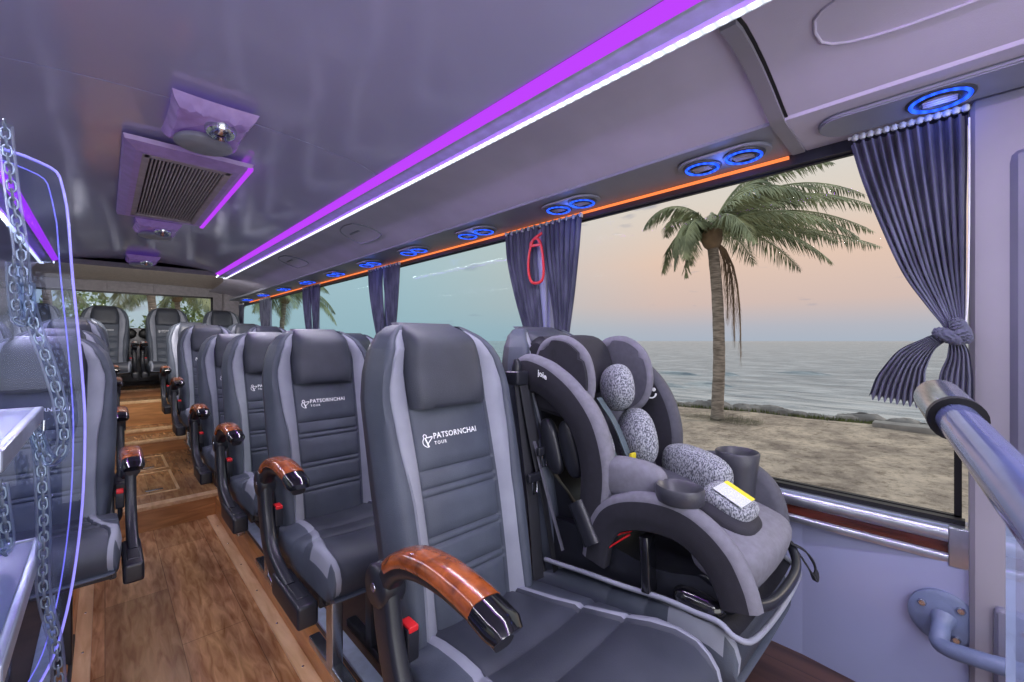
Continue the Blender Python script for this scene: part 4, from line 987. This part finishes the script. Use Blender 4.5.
o = box('concrete_slab', 15.3,15.8,-.6,1.6,GZ-.1,GZ+.16, M['stone'], None, .03); tag(o, 'pale concrete block at the water edge beside the curtain', 'concrete block')
gr = MB(); rg = random.Random(5)
for k in range(900):
    a = rg.uniform(0,2*PI); rr_ = .9*math.sqrt(rg.random()); x = 13.7+rr_*math.cos(a)*.8; y = 5.0+rr_*math.sin(a)*1.3; hh = rg.uniform(.06,.2)
    gr.add([(x-.012,y,GZ-.02),(x+.012,y+.01,GZ-.02),(x+rg.uniform(-.06,.06),y+rg.uniform(-.06,.06),GZ+hh)],[(0,1,2)])
for k in range(1300):
    y = rg.uniform(-2,12); x = shore(y)-.55+rg.gauss(0,.16); hh = rg.uniform(.04,.13)
    gr.add([(x-.02,y-.02,GZ-.02),(x+.02,y+.02,GZ-.02),(x+rg.uniform(-.06,.06),y+rg.uniform(-.06,.06),GZ+hh)],[(0,1,2)])
tag(gr.build('beach_grass', M['grass'], smooth=False), 'tufts of grass around the palm base and along the shore stones', 'grass', kind='stuff')

def frondg(base, d0, length, droop, wind, dry=False, leaf=.55, seed=0, n=46):
    """spine leaves base in direction d0 and droops; leaflets hang from it"""
    r = random.Random(seed); p = Vector(base); d = Vector(d0).normalized(); W = Vector(wind); mb = MB(); sp = [p.copy()]; dirs = [d.copy()]
    for i in range(n):
        d = (d + Vector((0,0,-droop))/n*1.6 + W/n).normalized(); p = p + d*(length/n); sp.append(p.copy()); dirs.append(d.copy())
    mb.add(*sweepg([tuple(q) for q in sp[::3]], circ(.045,5), (0,0,1), scale=[1-.85*i/(len(sp[::3])) for i in range(len(sp[::3]))]))
    for i in range(4,n+1):
        t = i/n; ll = leaf*math.sin(PI*min(1,.12+t*.86))**.6*r.uniform(.8,1.15)
        for k in range(2):
          q = sp[i] + (sp[i-1]-sp[i])*(.5*k)
          for s_ in (-1,1):
            sd = dirs[i].cross(Vector((0,0,1)))
            if sd.length < .05: sd = Vector((1,0,0))
            sd = sd.normalized()*s_
            dl = (sd*.62+dirs[i]*.55+W*.35+Vector((0,0,-.45 if not dry else -1.4))+Vector((r.uniform(-.15,.15),r.uniform(-.15,.15),r.uniform(-.15,.1)))).normalized()
            e1 = q+dl*ll*.5; e2 = q+dl*ll+Vector((0,0,-.14*ll)); wv_ = dirs[i]*.022
            mb.add([tuple(q-wv_*.6),tuple(q+wv_*.6),tuple(e1+wv_),tuple(e2),tuple(e1-wv_)],[(0,1,2,3,4)])
    return mb
def palm(label, loc, H, fr, group, seed=0, thin=1, dry=True, wind=(.35,-.33,0)):
    t = thing('palm_tree', label, 'palm tree', loc, group); r = random.Random(seed)
    P = cr([(0,0,-.1),(.0,.0,.4),(.05,-.03,H*.35),(.02,.02,H*.7),(-.12,.12,H)],8); n = len(P)
    sc = [ (1.45 if i==0 else 1.25-.25*min(1,i/6)-.18*i/n)*(1+.03*math.sin(i*2.3)) for i in range(n)]
    V,F = sweepg(P, circ(.185*thin,14), (1,0,0), scale=sc); mk('trunk', V, F, M['bark'], t)
    top = Vector(P[-1])
    V,F = ellg(tuple(top+Vector((0,0,.05))),(.30,.30,.42),None,2.2); mk('crown_base', V, F, M['frond_dry'], t)
    for i,(az,el,ln,dr) in enumerate(fr):
        d = (math.cos(az)*math.cos(el), math.sin(az)*math.cos(el), math.sin(el))
        frondg(tuple(top+Vector((0,0,.2))), d, ln, dr, wind, leaf=.78*min(1,ln/3.2), seed=seed*50+i).build('frond', M['frond'], t, smooth=False)
    if dry:
        rt = Vector((.722,-.692,0))
        for i in range(4):
            d = rt*(.5+.12*i)+Vector((0,0,-.3)); frondg(tuple(top), tuple(d), 2.7+.5*(i%2)+.3*i, 3.2, (0,0,-.5), True, .7, seed+90+i, 22).build('dead_frond', M['frond_dry'], t, smooth=False)
    return t
azr = math.atan2(-.692,.722)      # to the right along the picture
fr = [(azr+.15,.75,5.0,.55),(azr-.2,.55,4.6,.7),(azr+.4,.35,4.0,.8),(azr-.5,.3,3.4,.9),(azr+1.3,1.0,3.4,1.2),(azr-1.4,1.0,3.2,1.3),(azr+2.2,1.1,2.8,1.6),(azr+2.8,.3,1.8,2.4),(azr-2.9,.9,2.2,2.2),(azr,.20,5.2,.35),(azr+.25,.60,4.8,.75),(azr-.35,.75,4.6,.8),(azr+.5,.95,4.6,.8),(azr-.15,.95,4.8,.9),(azr+.9,.55,3.8,.9),(azr-.9,.5,3.8,.9),(azr+1.7,.7,2.8,1.3),(azr-1.8,.6,2.8,1.3),(azr+2.5,.7,2.4,1.9),(azr-2.6,.75,2.4,1.9),(azr+3.1,.55,2.0,2.0),(azr+3.0,1.1,2.6,1.8),(azr+.1,1.25,4.2,.9),(azr-.6,1.2,3.8,1.0),(azr+.05,.40,3.6,.5)]
palm('wind-blown coconut palm on the beach outside the large window', (13.55,5.05,GZ), 5.55, fr, None, 1)
fr2 = [(a*2*PI/11+.2,.35+.5*(a%3)/2,3.6,1.2) for a in range(11)]
bgp = palm('green palm tree behind the bus, first of those seen in the rear window', (-1.6,24,GZ), 5.4, fr2, 'palms behind the bus', 2, .8, False, (.1,-.1,0))
for i,(x,y) in enumerate([(1.3,21),(4.6,25),(-5.5,26),(7.4,27),(-9.0,31),(-7.0,36),(3.0,30),(-3.2,31)]):
    dup(bgp, (x,y,GZ+(.3*(i%3)-.5)), ['palm behind the bus, directly beyond the aisle','palm beyond the right part of the rear window','palm seen past the clear screen','palm seen through the farthest side window','palm at the far left of the group behind the bus','palm behind the bus, left of the shrubs','palm far behind the bus, centre of the rear view','palm far behind the bus, left of the rear view'][i], rz=i*1.3)
def shrub(label, c, r, seed):
    rr = random.Random(seed); mb = MB()
    for k in range(2600):
        v = Vector((rr.gauss(0,1),rr.gauss(0,1),rr.gauss(0,1))).normalized(); q = Vector((v.x*r[0],v.y*r[1],abs(v.z)*r[2]))*rr.uniform(.75,1.05)
        a = Vector((rr.uniform(-1,1),rr.uniform(-1,1),rr.uniform(-1,1)))*.16; b = Vector((rr.uniform(-1,1),rr.uniform(-1,1),rr.uniform(-1,1)))*.12
        mb.add([tuple(q-a),tuple(q+b),tuple(q+a),tuple(q-b)],[(0,1,2,3)])
    t = thing('shrub', label, 'shrub', c, None); mb.build('foliage', M['leaf'], t, smooth=False)
    V,F = sweepg([(0,0,-.1),(.05,0,r[2]*.5),(0,.05,r[2]*.85)], circ(.12,8), (0,1,0), scale=[1,.7,.3]); mk('stem', V, F, M['bark'], t); return t
sh = shrub('round green tree behind the bus, left of the aisle direction', (-6,34,GZ), (3.2,2.6,5.6), 1)
for i,x in enumerate((-1.2,3.6,-10.8,-3.6)):
    dup(sh, (x,[39,34,39,45][i],GZ-.6*(i%2)), f'round green tree behind the bus, {["directly beyond the aisle","beyond the right half of the rear window","far left of the group","farthest from the bus"][i]}', rz=i*1.1)

# ------------------------------------------------------------------ sky
w = bpy.data.worlds.new('sky'); bpy.context.scene.world = w; w.use_nodes = True; nt = w.node_tree; nt.nodes.clear(); N = nt.nodes.new; L = nt.links.new
out = N('ShaderNodeOutputWorld'); bg = N('ShaderNodeBackground'); L(bg.outputs[0], out.inputs[0])
tc = N('ShaderNodeTexCoord'); sp = N('ShaderNodeSeparateXYZ'); L(tc.outputs['Generated'], sp.inputs[0])
r1 = N('ShaderNodeValToRGB'); E = r1.color_ramp.elements
E[0].position = 0; E[0].color = srgb(166,176,190); E[1].position = 1; E[1].color = srgb(186,204,216)
for p,c in ((.03,srgb(176,178,188)),(.08,srgb(206,184,176)),(.17,srgb(222,194,176)),(.28,srgb(216,206,194)),(.42,srgb(208,212,212))): e = E.new(p); e.color = c
L(sp.outputs[2], r1.inputs[0])
r2 = N('ShaderNodeValToRGB'); E = r2.color_ramp.elements
E[0].position = 0; E[0].color = srgb(162,182,192); E[1].position = .4; E[1].color = srgb(206,214,218)
L(sp.outputs[2], r2.inputs[0])
mr = N('ShaderNodeMapRange'); mr.inputs[1].default_value = .88; mr.inputs[2].default_value = .45; L(sp.outputs[1], mr.inputs[0])
mx = N('ShaderNodeMix'); mx.data_type = 'RGBA'; L(mr.outputs[0], mx.inputs[0]); L(r2.outputs[0], mx.inputs[6]); L(r1.outputs[0], mx.inputs[7])
mp = N('ShaderNodeMapping'); mp.inputs['Scale'].default_value = (4,4,17); mp.inputs['Location'].default_value = (.7,.3,.2); L(tc.outputs['Generated'], mp.inputs[0])
nz = N('ShaderNodeTexNoise'); nz.inputs['Scale'].default_value = 2.1; nz.inputs['Detail'].default_value = 4; nz.inputs['Roughness'].default_value = .5; L(mp.outputs[0], nz.inputs[0])
cm = N('ShaderNodeMapRange'); cm.inputs[1].default_value = .64; cm.inputs[2].default_value = .74; cm.inputs[4].default_value = .7; L(nz.outputs[0], cm.inputs[0])
mx2 = N('ShaderNodeMix'); mx2.data_type = 'RGBA'; L(cm.outputs[0], mx2.inputs[0]); L(mx.outputs[2], mx2.inputs[6]); mx2.inputs[7].default_value = srgb(150,152,168)
L(mx2.outputs[2], bg.inputs[0]); bg.inputs[1].default_value = 1.12

# ------------------------------------------------------------------ lamps
def area(name, loc, rot, sx, sy, col, power, spread=PI):
    l = bpy.data.lights.new(name, 'AREA'); l.shape = 'RECTANGLE'; l.size = sx; l.size_y = sy; l.color = col; l.energy = power; l.spread = spread
    o = bpy.data.objects.new(name, l); o.location = loc; o.rotation_euler = rot; link(o); return o
for sg in (1,-1):
    x = .836 if sg > 0 else MIR-.836
    area('white_strip_lamp', (x,1.7,.596), (0,0,0), .018, 6.2, (.92,.93,1), 30)
    x = .753 if sg > 0 else MIR-.753
    area('purple_strip_lamp', (x,1.6,.603), (0,-.6*sg,0), .02, 6.0, (.5,.12,1), 9)
area('front_fill_lamp', (.24,-.95,.60), (math.radians(25),0,0), .7, .4, (.93,.92,1), 14)  # added fill light under the ceiling behind the camera, no fitting there
area('windscreen_fill_lamp', (.24,-1.5,-.25), (math.radians(100),0,0), 2.0, 1.3, (.93,.96,1), 22)  # added soft fill from the windscreen end, brightens ceiling and bins
area('rear_fill_lamp', (.24,4.76,.60), (math.radians(62),0,0), .9, .05, (1,.95,.90), 16)  # added fill hidden behind the ceiling lip, brightens the rear rows
area('rear_fill_lamp', (.24,4.78,.58), (math.radians(115),0,0), .9, .05, (1,.95,.90), 6)  # second added fill, tilted up onto the rear cove
for i,(y,d) in enumerate(vp[:5]+[(.024,.06)]):
    l = bpy.data.lights.new('vent_glow','POINT'); l.energy = .25; l.color = (.1,.2,1); l.shadow_soft_size = .03
    o = bpy.data.objects.new('vent_glow',l); o.location = (1.305,y,.505); link(o)
l = bpy.data.lights.new('sun','SUN'); l.energy = .9; l.angle = math.radians(12); l.color = (1,.86,.72); o = bpy.data.objects.new('sun',l); o.rotation_euler = (math.radians(60),0,math.radians(60)); link(o)

# ------------------------------------------------------------------ camera
cam = bpy.data.cameras.new('camera'); cam.sensor_width = 36; cam.lens = 425/1024*36; cam.clip_start = .02; cam.clip_end = 10000
co = bpy.data.objects.new('camera', cam); link(co); co.location = (0,0,0)
co.rotation_euler = (PI/2, 0, -math.atan(407/425)); bpy.context.scene.camera = co
bpy.context.scene.view_settings.view_transform = 'Standard'; bpy.context.scene.view_settings.exposure = 0
bpy.context.scene.cycles.use_denoising = True
bpy.context.scene.cycles.max_bounces = 8; bpy.context.scene.cycles.transparent_max_bounces = 16
for o in C.objects:
    if o.parent is None: o.location.z += EYE
